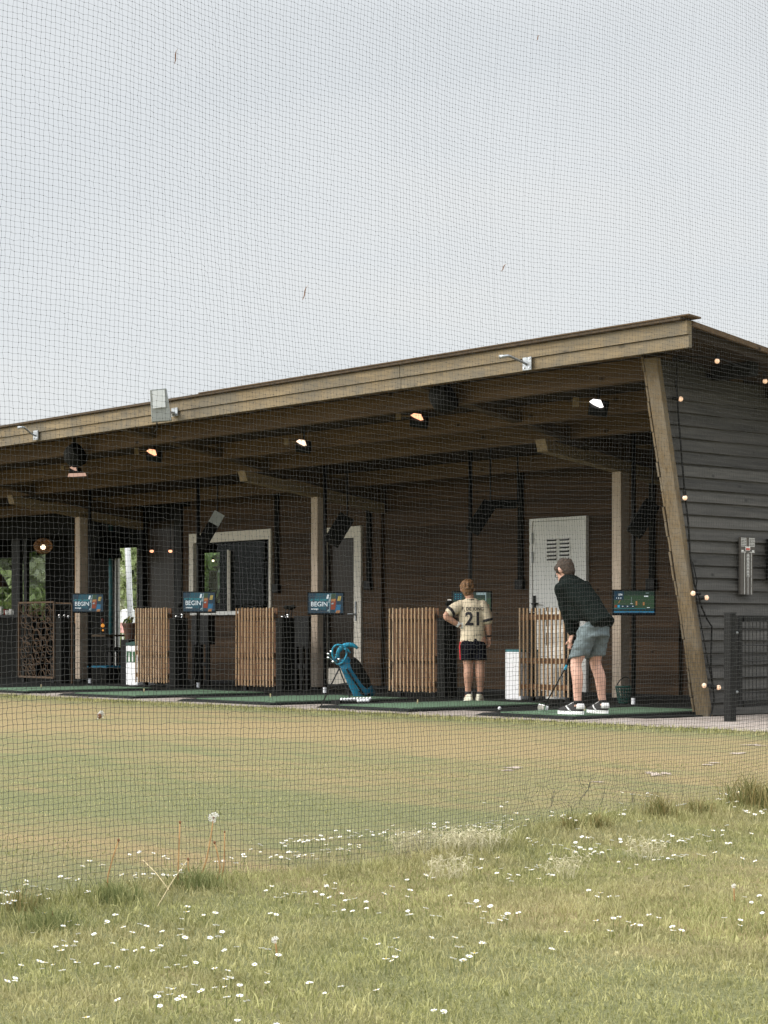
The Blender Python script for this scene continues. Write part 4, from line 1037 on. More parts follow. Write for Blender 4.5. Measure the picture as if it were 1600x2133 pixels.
# small white box on the cabinet by the boy
p = onY(936, 1256, 1.5); t = thing('carton', (p.x, 1.5, p.z), 'small white carton on the cabinet beside the boy', 'box'); mb = MB(); mb.box(-.03, .03, 0, .06, -.06, .035); mb.build('carton_body', 'whiteplastic', t, bevel=.003); mb = MB(); mb.box(-.031, .031, -.001, .061, .036, .042); mb.build('lid', 'cream', t); mb = MB(); mb.bar((0, .03, -.061), (0, .03, -.16), .05); mb.build('stand', 'black', t)
# ------------------------------------------------------------------ things in the bar at the left
def hang(px, py, y): return onY(px, py, y)
p = hang(90, 1137, 3.9); t = thing('pendant_lamp', p, 'round woven pendant lamp with glowing bulb in the bar', 'pendant lamp'); k = dep(p)/FP; R_ = 19*k
M['rattan'] = plain('rattan', (.42, .26, .13), .6)
M['pend'] = emit('pendant_bulb', (1., .78, .55), 4.)
mb = MB()
for j in range(18):
    a_ = math.pi*j/18; mb.tube([(R_*math.sin(q_)*math.cos(a_), R_*math.sin(q_)*math.sin(a_), R_*.9*math.cos(q_)) for q_ in np.linspace(.25, math.pi*2-.25, 26)], .005, 4)
for z in np.linspace(-.75, .75, 7):
    r = R_*math.sqrt(1-z*z); mb.tube([(r*math.cos(q_), r*math.sin(q_), R_*.9*z) for q_ in np.linspace(0, 2*math.pi, 25)], .005, 4)
mb.build('shade', 'rattan', t); mb = MB(); mb.ball((0, 0, -R_*.15), R_*.28, 12, 8); mb.build('bulb', 'pend', t, smooth=True); mb = MB(); mb.tube([(0, 0, R_*.85), (0, 0, roof_u(p.y)-p.z-.005)], .006, 5); mb.build('cord', 'black', t)
def bell(px, py, y, r, h, m, lab):
    p = hang(px, py, y); t = thing('pendant_lamp', p, lab, 'pendant lamp'); mb = MB(); mb.lathe([(r*.12, h), (r*.22, h*.72), (r*.3, h*.5), (r*.75, h*.22), (r, 0), (r*.97, 0), (r*.7, h*.2), (r*.26, h*.48), (0, h*.7)], n=20); mb.build('shade', m, t, smooth=True)
    mb = MB(); mb.tube([(0, 0, h), (0, 0, roof_u(p.y)-p.z-.01)], .008, 5); mb.build('cord', 'black', t)
bell(-6, 1222, 3.8, .21, .48, 'terracotta', 'brown bell-shaped pendant lamp at the left edge')
bell(225, 1238, 3.4, .105, .42, 'red', 'dark red bottle-shaped pendant lamp left of the doorway')
for (px, py, y, lab) in ((316, 1148, 2.9, 'left of two small warm lamps before the brown panel'), (355, 1148, 2.9, 'right of two small warm lamps before the brown panel'), (444, 1168, 4.2, 'small warm lamp seen through the cream window')):
    p = hang(px, py, y); t = thing('pendant_lamp', p, lab, 'pendant lamp'); k = dep(p)/FP
    mb = MB(); mb.ball((0, 0, 0), (3.6 if px < 400 else 2.2)*k, 10, 8, (1.2, 1.2, .9)); mb.build('bulb', 'heat_orange' if px < 400 else 'pend', t, smooth=True); mb = MB(); mb.lathe([(3*k, 2.2*k), (2.*k, 6*k), (0, 6.3*k)], n=10); mb.build('cap', 'black', t); mb = MB(); mb.tube([(0, 0, 6*k), (0, 0, roof_u(p.y)-p.z-.01)], .006, 5); mb.build('cord', 'black', t)
# hood
p = hang(203, 1163, 2.75); t = thing('extractor_hood', p, 'black tapered hood hanging left of the doorway', 'hood'); k = dep(p)/FP
mb = MB(); a_, b2 = 46*k, .5
mb.add([(-a_, -b2/2, 0), (a_*.9, -b2/2, 0), (a_*.9, b2/2, 0), (-a_, b2/2, 0), (-a_*.9, -b2*.3, .42), (a_*.9, -b2*.3, .42), (a_*.9, b2*.3, .42), (-a_*.9, b2*.3, .42)], [(0, 3, 2, 1), (4, 5, 6, 7), (0, 1, 5, 4), (1, 2, 6, 5), (2, 3, 7, 6), (3, 0, 4, 7)]); mb.build('canopy', 'blackmatt', t)
mb = MB(); mb.tube([(0, 0, .42), (0, 0, roof_u(2.75)-p.z-.01)], .1, 14); mb.build('flue', 'blackmatt', t)
# teal post
p = onY(231, 1400, 2.98); t = thing('post', (p.x, 2.98, .02), 'teal painted round post left of the doorway', 'post'); mb = MB(); mb.tube([(0, 0, .0), (0, 0, roof_u(2.98)-.03)], .034, 12); mb.build('shaft', 'teal', t, smooth=True); mb = MB(); mb.lathe([(.0, .0), (.08, 0), (.08, .02), (.043, .03)], n=14); mb.build('base', 'teal', t)
# hanging beads
p = hang(214, 1303, 3.0); t = thing('bead_string', p, 'short string of amber and red beads left of the doorway', 'ornament')
M['amber'] = emit('amber_glow', (.9, .35, .06), .5, (.5, .2, .03))
mb = MB(); mb.ball((0, 0, 0), .030, 10, 7); mb.ball((.006, 0, -.075), .016, 8, 6); mb.build('bead', 'amber', t, smooth=True); mb = MB(); mb.ball((0, 0, .075), .028, 10, 7, (1, 1, 1.6)); mb.build('bead', 'red', t, smooth=True); mb = MB(); mb.tube([(0, 0, .1), (0, 0, roof_u(3.0)-p.z-.01)], .003, 4); mb.build('cord', 'black', t)
# side table, stool, chairs
p = onY(232, 1322, 2.7); t = thing('side_table', (p.x, 2.7, .02), 'dark small table left of the white bottle bin', 'table'); hw = 30*dep(p)/FP
mb = MB(); mb.box(-hw, hw, -.25, .25, p.z-.05, p.z-.02); mb.build('tabletop', 'rafter', t); mb = MB(); mb.box(-.04, .04, -.04, .04, 0, p.z-.051); mb.build('leg', 'black', t)
p = onY(240, 1352, 2.2); t = thing('stool', (p.x, 2.2, .02), 'dark round stool beside the white bottle bin', 'stool'); mb = MB(); mb.lathe([(0, p.z-.06), (.20, p.z-.06), (.22, p.z-.03), (.20, p.z), (0, p.z+.01)], n=20); mb.build('seat', 'blackmatt', t, smooth=True)
for a_ in (.5, 2.1, 3.7, 5.3):
    mb = MB(); mb.tube([(.13*math.cos(a_), .13*math.sin(a_), p.z-.06), (.18*math.cos(a_), .18*math.sin(a_), 0)], .012, 6); mb.build('leg', 'black', t)
def chair(px, py, y, m, lab, s=1.):
    p = onY(px, py, y); t = thing('chair', (p.x, y, .02), lab, 'chair', rz=.5)
    mb = MB(); mb.box(-.2*s, .2*s, -.2*s, .2*s, .40, .46); mb.build('seat', 'peach' if m == 'orange' else m, t, bevel=.01); mb = MB(); mb.box(-.2*s, .2*s, .17*s, .22*s, .461, .86); mb.build('backrest', m, t, bevel=.01)
    for sx in (-1, 1):
        for sy in (-1, 1): mb = MB(); mb.box(sx*.17*s-.015, sx*.17*s+.015, sy*.17*s-.015, sy*.17*s+.015, 0, .399); mb.build('leg', 'black', t)
chair(4, 1400, 3.5, 'orange', 'orange chair with peach seat at the left edge')
chair(252, 1400, 3.8, 'orange', 'low orange-brown chair seen through the doorway', .8); bpy.data.objects['chair.001'].scale = (1, 1, .5)
p = onY(215, 1400, 2.0); t = thing('crate', (p.x, 2.0, .02), 'low black crate with blue rim left of the bottle bin', 'crate'); mb = MB(); mb.box(-.25, .25, -.1, .2, 0, .22); mb.build('body', 'blackmatt', t); mb = MB(); mb.box(-.26, .26, -.11, .21, .221, .245); mb.build('rim', 'blue', t)
# bar counter with cups
p = onY(20, 1281, 2.9); t = thing('bar_counter', (onY(8, 1300, 2.9).x, 2.75, .02), 'black bar counter behind the ring screen', 'counter'); mb = MB(); mb.box(-1.4, 1.15, 0, .18, 0, p.z-.06); mb.build('front', 'blackwall', t); mb = MB(); mb.box(-1.45, 1.2, -.05, .22, p.z-.059, p.z-.02); mb.build('worktop', 'black', t)
zc = p.z
for i_, (px, h, m, lab) in enumerate(((3, .16, 'white', 'white jug on the bar counter at the left edge'), (12, .12, 'red', 'red cup on the bar counter'), (16, .10, 'white', 'white cup right of the red cup on the counter'), (24, .12, 'white', 'rightmost white cup on the bar counter'), (8, .24, 'glass', 'clear bottle on the bar counter'))):
    p = onY(px, 1290, 2.82); t = thing('cup' if m != 'glass' else 'bottle', (p.x, 2.82, zc-.02), lab, 'cup' if m != 'glass' else 'bottle'); mb = MB()
    mb.lathe([(0, 0), (.032, 0), (.042, h*.6), (.042 if m != 'glass' else .015, h), (.036 if m != 'glass' else .012, h), (.03, .01), (0, .012)], n=14); mb.build('body', m, t, smooth=True)
    mb = MB(); mb.tube([(.04, 0, h*.25), (.065, 0, h*.3), (.065, 0, h*.65), (.04, 0, h*.7)], .006, 6); mb.build('handle' if m != 'glass' else 'neck_ring', m, t)
# white leaning pole and pink-white rounded board outside the doorway
pa, pb_ = onY(265, 1120, 6.6), onY(274.5, 1345, 6.6)
t = thing('leaning_pole', (0, 0, 0), 'white leaning pole outside the doorway', 'pole'); mb = MB(); mb.tube([pa+(pa-pb_)*.25, pb_+(pb_-pa)*.55], .055, 10); mb.build('tube', 'whiteplastic', t); mb = MB(); q = pb_+(pb_-pa)*.55; mb.box(q.x-.2, q.x+.2, q.y-.2, q.y+.2, q.z-.05, q.z); mb.build('base', 'grey', t)
p = onY(264, 1300, 9.5); k = dep(p)/FP; t = thing('rounded_sign', (p.x, 9.5, 0), 'white rounded board with pink lower band outside the doorway', 'board')
pts = []; hw = 24*k; zt = onY(264, 1268, 9.5).z; zb = onY(264, 1318, 9.5).z
for a_ in np.linspace(0, math.pi, 14): pts.append((hw*math.cos(a_)*(1 if abs(math.cos(a_)) < .9 else 1), 0, zt-.06+.06*math.sin(a_)))
mb = MB(); zm = zb+(zt-zb)*.42; mb.prism(pts+[(-hw, 0, zm+.001), (hw, 0, zm+.001)], (0, .05, 0)); mb.build('panel', 'whiteplastic', t); mb = MB(); mb.box(-hw, hw, 0, .05, zb, zm); mb.build('band', 'pink', t)
mb = MB(); mb.box(-hw*.8, -hw*.7, .01, .04, 0, zb-.001); mb.box(hw*.7, hw*.8, .01, .04, 0, zb-.001); mb.build('leg', 'white', t)
# ------------------------------------------------------------------ trees behind the building
def tree(px, d, h, rx_, m, lab, seed):
    p = atD(px, 1315, d); p = Vector((p.x, p.y, 0)); r = np.random.default_rng(seed)
    t = thing('tree', p, lab, 'tree', 'trees behind the shed')
    mb = MB(); mb.tube([(0, 0, -.1), (.05, .02, h*.3), (.0, .06, h*.6), (.05, 0, h*.85)], [.16, .13, .08, .03], 8)
    for k in range(7):
        a_ = r.random()*6.28; z = h*(.2+.08*k); mb.tube([(0.03, .03, z), (rx_*.6*math.cos(a_), rx_*.6*math.sin(a_), z+h*.15)], [.05, .015], 6)
    mb.build('trunk', 'bark', t)
    P = []; 
    for k in range(26):
        a_ = r.random()*6.28; q = r.random()**.5; z = h*(.08+.92*r.random()); s = rx_*(.75+.4*r.random())*math.sqrt(max(.12, 1-((z/h-.45)/.6)**2))
        P.append((s*q*math.cos(a_), s*q*math.sin(a_), z, rx_*(.22+.2*r.random())))
    n = 5200; idx = r.integers(0, len(P), n); C = np.array(P)[idx]
    q = r.normal(size=(n, 3)); q /= np.linalg.norm(q, axis=1)[:, None]; q *= r.random((n, 1))**.33
    X = C[:, :3]+q*C[:, 3:4]*np.array([1, 1, .8]); X[:, 2] = np.maximum(X[:, 2], .1)
    a = r.normal(size=(n, 3)); a /= np.linalg.norm(a, axis=1)[:, None]; b2 = np.cross(a, r.normal(size=(n, 3))); b2 /= np.linalg.norm(b2, axis=1)[:, None]
    s = .20*(.6+.8*r.random((n, 1))); v = np.stack([X-a*s, X+b2*s*.5, X+a*s, X-b2*s*.5], 1).reshape(-1, 3)
    tn = np.repeat(np.clip(r.random(n)*.55+.45*((idx*37) % 26)/26, 0, 1), 4)
    npmesh('crown', v, np.arange(4*n).reshape(n, 4), m, t, tint=tn)
tree(440, 47, 4.6, 1.9, 'leaves', 'green bushy tree seen through the cream window', 1)
tree(262, 52, 4.8, 2.1, 'leaves2', 'pale tree seen through the doorway', 2)
tree(297, 45, 3.2, .7, 'leaves', 'low green tree just right behind the doorway', 6)
tree(75, 53, 4.8, 2.2, 'leaves2', 'pale tree behind the round woven lamp', 3)
tree(8, 56, 4.8, 2.0, 'leaves2', 'pale tree seen at the left edge', 4)
tree(-70, 52, 4.6, 2.2, 'leaves', 'green tree beyond the bar at far left', 5)
# ------------------------------------------------------------------ people
def organic(name, mb, mat_, parent, voxel=.007, it=4, wrinkle=0., wscale=.08, label=None):
    o = mb.build(name, mat_, parent, smooth=True)
    r = o.modifiers.new('remesh', 'REMESH'); r.mode = 'VOXEL'; r.voxel_size = voxel; r.use_smooth_shade = True
    s = o.modifiers.new('smooth', 'SMOOTH'); s.factor = .5; s.iterations = it
    if wrinkle:
        tx = bpy.data.textures.new(name+'_folds', 'CLOUDS'); tx.noise_scale = wscale; tx.noise_depth = 2
        d = o.modifiers.new('folds', 'DISPLACE'); d.texture = tx; d.strength = wrinkle; d.mid_level = .5; d.texture_coords = 'LOCAL'
    if label: o['label'] = label
    return o
def caps(mb, pts, rs, n=14):
    """round-ended tapered limb (closed)"""
    pts = [Vector(p) for p in pts]
    # resample smoothly
    P, R_ = [], []
    for i in range(len(pts)-1):
        for k in range(4):
            u = k/4; P.append(pts[i].lerp(pts[i+1], u)); R_.append(rs[i]+(rs[i+1]-rs[i])*u)
    P.append(pts[-1]); R_.append(rs[-1])
    for _ in range(2):
        P = [P[0]]+[(P[i-1]+P[i]*2+P[i+1])/4 for i in range(1, len(P)-1)]+[P[-1]]
        R_ = [R_[0]]+[(R_[i-1]+R_[i]*2+R_[i+1])/4 for i in range(1, len(R_)-1)]+[R_[-1]]
    mb.tube(P, R_, n); mb.ball(P[0], R_[0]*.99, n, 8); mb.ball(P[-1], R_[-1]*.99, n, 8)
def hand(mb, w, d, across, s=1., curl=.5, thumb=1):
    """w wrist point, d direction to the finger tips, across: direction over the palm towards the thumb side, five fingers"""
    d = Vector(d).normalized(); a = Vector(across); a = (a-d*a.dot(d)).normalized(); nrm = d.cross(a)*thumb
    w = Vector(w); L = .085*s
    mb.loft([(w-d*.01, a*.024*s, nrm*.018*s), (w+d*L*.35, a*.036*s, nrm*.015*s), (w+d*L, a*.040*s, nrm*.013*s), (w+d*(L+.008), a*.034*s, nrm*.009*s)], 14)
    for k, ln in enumerate((.068, .076, .071, .056)):
        b = w+d*(L-.004)+a*(.029-.0195*k)*s
        p1 = b+(d*math.cos(curl*.5)+nrm*math.sin(curl*.5))*ln*.42*s
        p2 = p1+(d*math.cos(curl*1.3)+nrm*math.sin(curl*1.3))*ln*.33*s
        p3 = p2+(d*math.cos(curl*2.)+nrm*math.sin(curl*2.))*ln*.25*s
        caps(mb, [b, p1, p2, p3], [.0095*s, .0088*s, .008*s, .0065*s], 8)
    b = w+d*L*.30+a*.028*s; p1 = b+(d*.75+a*.7+nrm*.25).normalized()*.038*s; p2 = p1+(d*.95+a*.2+nrm*.5).normalized()*.032*s
    caps(mb, [b, p1, p2], [.012*s, .0105*s, .008*s], 8)
def head(mb, c, f, up, s=1.):
    """head with face: f forward, up; s = head height / .22"""
    c, f, up = Vector(c), Vector(f).normalized(), Vector(up); up = (up-f*up.dot(f)).normalized(); r = f.cross(up)
    T = Matrix((r, f, up)).transposed()
    mb.ball(c+up*.02*s-f*.008*s, .1*s, 18, 12, (.76, .93, .92), T=T)
    mb.loft([(c+T @ Vector((0, .035, .02))*s, r*.068*s, f*.058*s), (c+T @ Vector((0, .040, -.04))*s, r*.058*s, f*.052*s), (c+T @ Vector((0, .048, -.085))*s, r*.040*s, f*.038*s), (c+T @ Vector((0, .055, -.105))*s, r*.022*s, f*.02*s)], 16)
    caps(mb, [c+T @ Vector((0, .095, .015))*s, c+T @ Vector((0, .112, -.022))*s], [.010*s, .014*s], 8)     # nose
    caps(mb, [c+T @ Vector((-.022, .085, -.058))*s, c+T @ Vector((0, .093, -.056))*s, c+T @ Vector((.022, .085, -.058))*s], [.006*s, .009*s, .006*s], 8)   # mouth
    for q in (-1, 1):
        caps(mb, [c+T @ Vector((q*.018, .088, .030))*s, c+T @ Vector((q*.045, .078, .028))*s], [.008*s, .007*s], 8)    # brow
        mb.loft([(c+T @ Vector((q*.070, -.005, .012))*s, f*.020*s, up*.032*s), (c+T @ Vector((q*.086, -.014, .014))*s, f*.018*s, up*.030*s), (c+T @ Vector((q*.090, -.018, .014))*s, f*.012*s, up*.022*s)], 12)   # ear
    return T
def eyes(parent, c, T, s=1.):
    for q in (-1, 1):
        mb = MB(); mb.ball(Vector(c)+T @ Vector((q*.032, .082, .008))*s, .0095*s, 10, 8); mb.build('eye', 'white', parent, smooth=True)
def hairmesh(name, c, T, s, mat_, parent, curly=0., seed=0):
    mb = MB(); rnd = random.Random(seed)
    mb.ball(Vector(c)+T @ Vector((0, -.014, .034))*s, .106*s, 18, 12, (.79, .95, .88), T=T)
    mb.ball(Vector(c)+T @ Vector((0, -.042, -.005))*s, .082*s, 16, 10, (.86, .75, .92), T=T)
    for q in (-1, 1): mb.ball(Vector(c)+T @ Vector((q*.055, .012, .035))*s, .040*s, 10, 8, T=T)
    mb.ball(Vector(c)+T @ Vector((0, .06, .082))*s, .045*s, 10, 8, (1.2, .9, .8), T=T)
    for _ in range(int(120*max(curly, .5))):
        a, b = rnd.uniform(0, 6.28), rnd.uniform(-.1, 1.4); q = Vector((math.cos(a)*math.cos(b)*.8, math.sin(a)*math.cos(b)*.95-.14, math.sin(b)*.92+.2))*.1*s
        if q.y < .05: mb.ball(Vector(c)+T @ q+T @ Vector((0, 0, .012))*s, rnd.uniform(.012, .021)*s*(1 if curly else .8), 7, 5)
    o = organic(name, mb, mat_, parent, .006, 2 if curly else 3, .016*s if curly else .010*s, .02)
    return o
def wrap_text(txt, size, target, T, dirv, mat_, parent, name, bold=0., sx=1., off=.004, cuts=2):
    bm = text_mesh(txt, size, bold, sx)
    if cuts: bmesh.ops.subdivide_edges(bm, edges=[e for e in bm.edges if e.calc_length() > size*.12], cuts=cuts, use_grid_fill=False); bmesh.ops.triangulate(bm, faces=bm.faces)
    bm.transform(T)
    bpy.context.view_layer.update(); dg = bpy.context.evaluated_depsgraph_get(); ev = target.evaluated_get(dg); me = ev.to_mesh()
    bvh = BVHTree.FromPolygons([v.co.copy() for v in me.vertices], [tuple(p.vertices) for p in me.polygons]); ev.to_mesh_clear()
    dirv = Vector(dirv).normalized()
    for v in bm.verts:
        h = bvh.ray_cast(v.co, dirv)
        if h[0] is not None: v.co = h[0]-dirv*off
    me = bpy.data.meshes.new(name); bm.to_mesh(me); bm.free(); me.materials.append(M[mat_])
    o = bpy.data.objects.new(name, me); COL.objects.link(o); o.parent = parent; return o
# ---- boy seen from behind, left hand on hip
P0 = onZ(988, 1462, .021)
boy = thing('person', P0, 'boy in a cream number 21 shirt and black shorts, left hand on hip', 'person', rz=TH)
V_ = Vector
mb = MB()
hc, hf, hu = V_((-.070, .015, 1.222)), V_((.06, 1, .02)), V_((-.04, 0, 1))
Tb = head(mb, hc, hf, hu, .88)
caps(mb, [(-.060, .0, 1.20), (-.042, -.008, 1.11), (-.03, .0, 1.05)], [.045, .048, .06])
mb.loft([((-.02, .0, .62), (.115, 0, 0), (0, .08, 0)), ((-.02, 0, .80), (.105, 0, 0), (0, .075, 0)), ((-.028, 0, .96), (.125, 0, 0), (0, .08, 0)), ((-.03, 0, 1.06), (.12, 0, 0), (0, .065, 0)), ((-.038, 0, 1.11), (.05, 0, 0), (0, .045, 0))], 20)
ls, le, lw = V_((-.160, .0, 1.05)), V_((-.325, -.075, .935)), V_((-.165, -.055, .835))
caps(mb, [ls, ls.lerp(le, .5), le, le.lerp(lw, .4), lw], [.048, .042, .036, .036, .026])
rs_, re, rw = V_((.105, .0, 1.05)), V_((.152, -.02, .865)), V_((.163, .03, .705))
caps(mb, [rs_, rs_.lerp(re, .5), re, re.lerp(rw, .4), rw], [.048, .041, .035, .035, .024])
hand(mb, rw, (.05, .1, -1), (-.4, 1, 0), .85, .6, -1)
hand(mb, lw, (.9, .35, -.25), (0, -.2, 1), .82, .3, 1)
for sx, kn, an in ((-1, V_((-.064, .0, .40)), V_((-.066, .02, .075))), (1, V_((.062, .0, .40)), V_((.068, .02, .075)))):
    hp = V_((sx*.065-.01, 0, .66)); calf = kn.lerp(an, .32)+V_((0, -.016, 0))
    caps(mb, [hp, hp.lerp(kn, .5), kn, calf, kn.lerp(an, .72), an], [.082, .070, .050, .053, .038, .031])
    caps(mb, [an, an+V_((sx*.015, .09, -.045))], [.033, .026])
organic('body', mb, 'skin_a', boy, .006, 3)
eyes(boy, hc, Tb, .88)
hairmesh('hair', hc, Tb, .88, 'hair_b', boy, 1., 4)
mb = MB()
mb.loft([((-.018, 0, .655), (.140, 0, 0), (0, .100, 0)), ((-.018, 0, .78), (.130, 0, 0), (0, .094, 0)), ((-.024, 0, .93), (.140, 0, 0), (0, .098, 0)), ((-.03, 0, 1.05), (.148, 0, 0), (0, .085, 0)), ((-.034, 0, 1.095), (.11, 0, 0), (0, .068, 0)), ((-.038, 0, 1.128), (.060, 0, 0), (0, .058, 0))], 24)
caps(mb, [ls+V_((.02, 0, .0)), ls.lerp(le, .28), ls.lerp(le, .60)], [.066, .066, .061]); caps(mb, [rs_+V_((-.02, 0, 0)), rs_.lerp(re, .4), rs_.lerp(re, .86)], [.066, .064, .058])
jersey = organic('jersey', mb, 'jersey', boy, .007, 4, .016, .10)
for a, b, u, r in ((ls, le, .62, .062), (rs_, re, .88, .059)):
    d = (b-a).normalized(); c = a.lerp(b, u); mb = MB(); mb.tube([c-d*.016, c+d*.012], r+.004, 18); mb.build('cuff', 'jerseydark', jersey, smooth=True)
mb = MB(); mb.tube([V_((-.040+.058*math.cos(a_), .054*math.sin(a_), 1.118+.006*math.sin(a_))) for a_ in np.linspace(0, 6.2832, 22)], .011, 8); mb.build('collar', 'jerseydark', jersey, smooth=True)
TT = Matrix.Translation((-.012, -.4, .90)) @ Matrix.Rotation(math.pi/2, 4, 'X')
wrap_text('21', .200, jersey, TT, (0, 1, 0), 'jerseydark', jersey, 'number', .006, .92, .005, 3)
wrap_text('F. DE JONG', .050, jersey, Matrix.Translation((-.020, -.4, 1.012)) @ Matrix.Rotation(math.pi/2, 4, 'X'), (0, 1, 0), 'jerseydark', jersey, 'lettering', .001, .95, .005, 1)
wrap_text('- ---', .05, jersey, Matrix.Translation((.045, -.4, .735)) @ Matrix.Rotation(math.pi/2, 4, 'X'), (0, 1, 0), 'jerseydark', jersey, 'hem_mark', .001, .8, .005, 1)
mb = MB(); mb.box(-.045, -.025, -.079, -.073, 1.062, 1.070); mb.build('neck_mark', 'stripe', jersey)
mb = MB()
mb.loft([((-.018, 0, .70), (.130, 0, 0), (0, .095, 0)), ((-.016, 0, .60), (.140, 0, 0), (0, .108, 0)), ((-.012, 0, .56), (.138, 0, 0), (0, .10, 0))], 22)
for sx in (-1, 1): mb.loft([((sx*.055-.008, 0, .66), (.078, 0, 0), (0, .098, 0)), ((sx*.063-.006, 0, .55), (.078, 0, 0), (0, .092, 0)), ((sx*.066-.004, 0, .455), (.080, 0, 0), (0, .088, 0))], 18)
shb = organic('shorts', mb, 'shortsblack', boy, .007, 3, .014, .08)
mb = MB(); mb.prism([V_((-.156, -.03, .655)), V_((-.163, -.03, .60)), V_((-.155, -.035, .46)), V_((-.148, -.05, .46)), V_((-.155, -.055, .60)), V_((-.150, -.05, .655))], (-.004, -.004, 0)); mb.build('side_stripe', 'stripe', shb)
for sx in (-1, 1):
    x = sx*.067; yw = sx*.25; T = Matrix.Translation((x, .05, 0)) @ Matrix.Rotation(-yw, 4, 'Z')
    mb = MB(); mb.loft([(T @ V_((0, -.02, .010)), T.to_3x3() @ V_((.040, 0, 0)), T.to_3x3() @ V_((0, .105, 0))), (T @ V_((0, -.02, .035)), T.to_3x3() @ V_((.042, 0, 0)), T.to_3x3() @ V_((0, .105, 0))), (T @ V_((0, -.035, .06)), T.to_3x3() @ V_((.036, 0, 0)), T.to_3x3() @ V_((0, .075, 0))), (T @ V_((0, -.055, .085)), T.to_3x3() @ V_((.030, 0, 0)), T.to_3x3() @ V_((0, .04, 0)))], 18)
    so_ = organic('shoe', mb, 'cream_shoe', boy, .006, 2)
    mb = MB(); mb.loft([(T @ V_((0, -.02, 0)), T.to_3x3() @ V_((.043, 0, 0)), T.to_3x3() @ V_((0, .112, 0))), (T @ V_((0, -.02, .016)), T.to_3x3() @ V_((.043, 0, 0)), T.to_3x3() @ V_((0, .112, 0)))], 20); mb.build('sole', 'sole', so_)
    mb = MB(); c = V_((x, .018, .088)); mb.lathe([(.030, -.012), (.036, 0), (.035, .022), (.030, .022)], c, 14); mb.build('sock', 'jerseydark', boy, smooth=True)
mb = MB(); hand(mb, lw+V_((.002, -.004, 0)), (.9, .35, -.25), (0, -.2, 1), .93, .3, 1); mb.tube([lw-V_((.03, .0, -.02)), lw], .031, 12); organic('glove', mb, 'white', boy, .0055, 2)
mb = MB(); d = (rw-re).normalized(); mb.tube([rw-d*.03, rw-d*.012], .029, 14); mb.build('wristband', 'black', boy)
# ---- bending golfer: f = towards -X (forward), l = towards -Y (his left)
Pm = onZ(1230, 1487, TOPZ)
man = thing('person', Pm, 'man in dark pullover and grey shorts bending over a golf club, seen from behind', 'person')
def W(f, l, z): return V_((-f, -l, z))
mb = MB()
hc = W(.325, .0, 1.335); hf = W(.80, -.02, -.50); hu = W(.52, .0, .80)
Tm = head(mb, hc, hf, hu, .98)
neck0, neck1 = W(.27, .0, 1.225), W(.33, .0, 1.285)
caps(mb, [neck0, neck1], [.068, .060])
ax = (W(.26, 0, 1.22)-W(-.13, 0, .88)).normalized()
def tor(u, hw, hd, c=None):
    c = W(-.13, 0, .88).lerp(W(.26, 0, 1.22), u); n = ax.cross(V_((0, 1, 0))).normalized(); return (c, V_((0, hw, 0)), n*hd)
mb.loft([tor(.12, .09, .055), tor(.25, .10, .06), tor(.6, .12, .07), tor(.92, .12, .06), tor(1.05, .06, .045)], 22)
lS, rS = W(.235, .135, 1.165), W(.245, -.175, 1.175)
lE, rE = W(.215, .095, .93), W(.25, -.05, .92)
HN = W(.175, .035, .675)
lW, rW = HN+W(-.005, .03, .075), HN+W(.02, -.025, .03)
caps(mb, [lS, lS.lerp(lE, .5), lE, lE.lerp(lW, .45), lW], [.050, .045, .039, .037, .028])
caps(mb, [rS, rS.lerp(rE, .5), rE, rE.lerp(rW, .45), rW], [.050, .045, .039, .037, .028])
cd_ = (W(.27, .03, .46)-HN).normalized()     # club direction
hand(mb, lW, cd_, W(1, -.5, .2), 1., 1.35, 1); hand(mb, rW, cd_, W(1, .5, .2), 1., 1.35, -1)
for sx, hp, kn, an in ((1, W(-.055, .070, .74), W(.055, .150, .475), W(.0, .165, .085)), (-1, W(-.055, -.070, .74), W(.055, -.115, .475), W(-.01, -.165, .085))):
    calf = kn.lerp(an, .33)+W(-.03, sx*.006, 0)
    caps(mb, [hp, hp.lerp(kn, .5), kn, calf, kn.lerp(an, .75), an], [.060, .060, .053, .056, .038, .033])
    caps(mb, [an, an+W(.11, sx*.03, -.05)], [.038, .03])
organic('body', mb, 'skin_b', man, .007, 3)
eyes(man, hc, Tm, .98)
hairmesh('hair', hc, Tm, .98, 'hair_a', man, 0., 2)
mb = MB(); n_ = Tm
for q in (-1, 1):
    pts = [hc+Tm @ (V_((q*.032+.019*math.cos(a_), .098, .008+.016*math.sin(a_)))*.98) for a_ in np.linspace(0, 6.2832, 14)]; mb.tube(pts, .003, 5)
    mb.tube([hc+Tm @ V_((q*.052, .095, .012)), hc+Tm @ V_((q*.080, .04, .016)), hc+Tm @ V_((q*.082, -.01, .012))], .003, 5)
mb.build('glasses', 'black', man)
mb = MB()
mb.loft([tor(-.13, .128, .085), tor(.0, .132, .092), tor(.35, .152, .106), tor(.7, .175, .116), tor(.92, .178, .102), tor(1.06, .105, .080), tor(1.16, .075, .078)], 26)
mb.ball(W(.20, .0, 1.205), .10, 16, 10, (1.1, 1.75, .62))
caps(mb, [lS, lS.lerp(lE, .5), lE, lE.lerp(lW, .5), lE.lerp(lW, .92)], [.074, .066, .057, .050, .042])
caps(mb, [rS, rS.lerp(rE, .5), rE, rE.lerp(rW, .5), rE.lerp(rW, .92)], [.076, .068, .060, .052, .042])
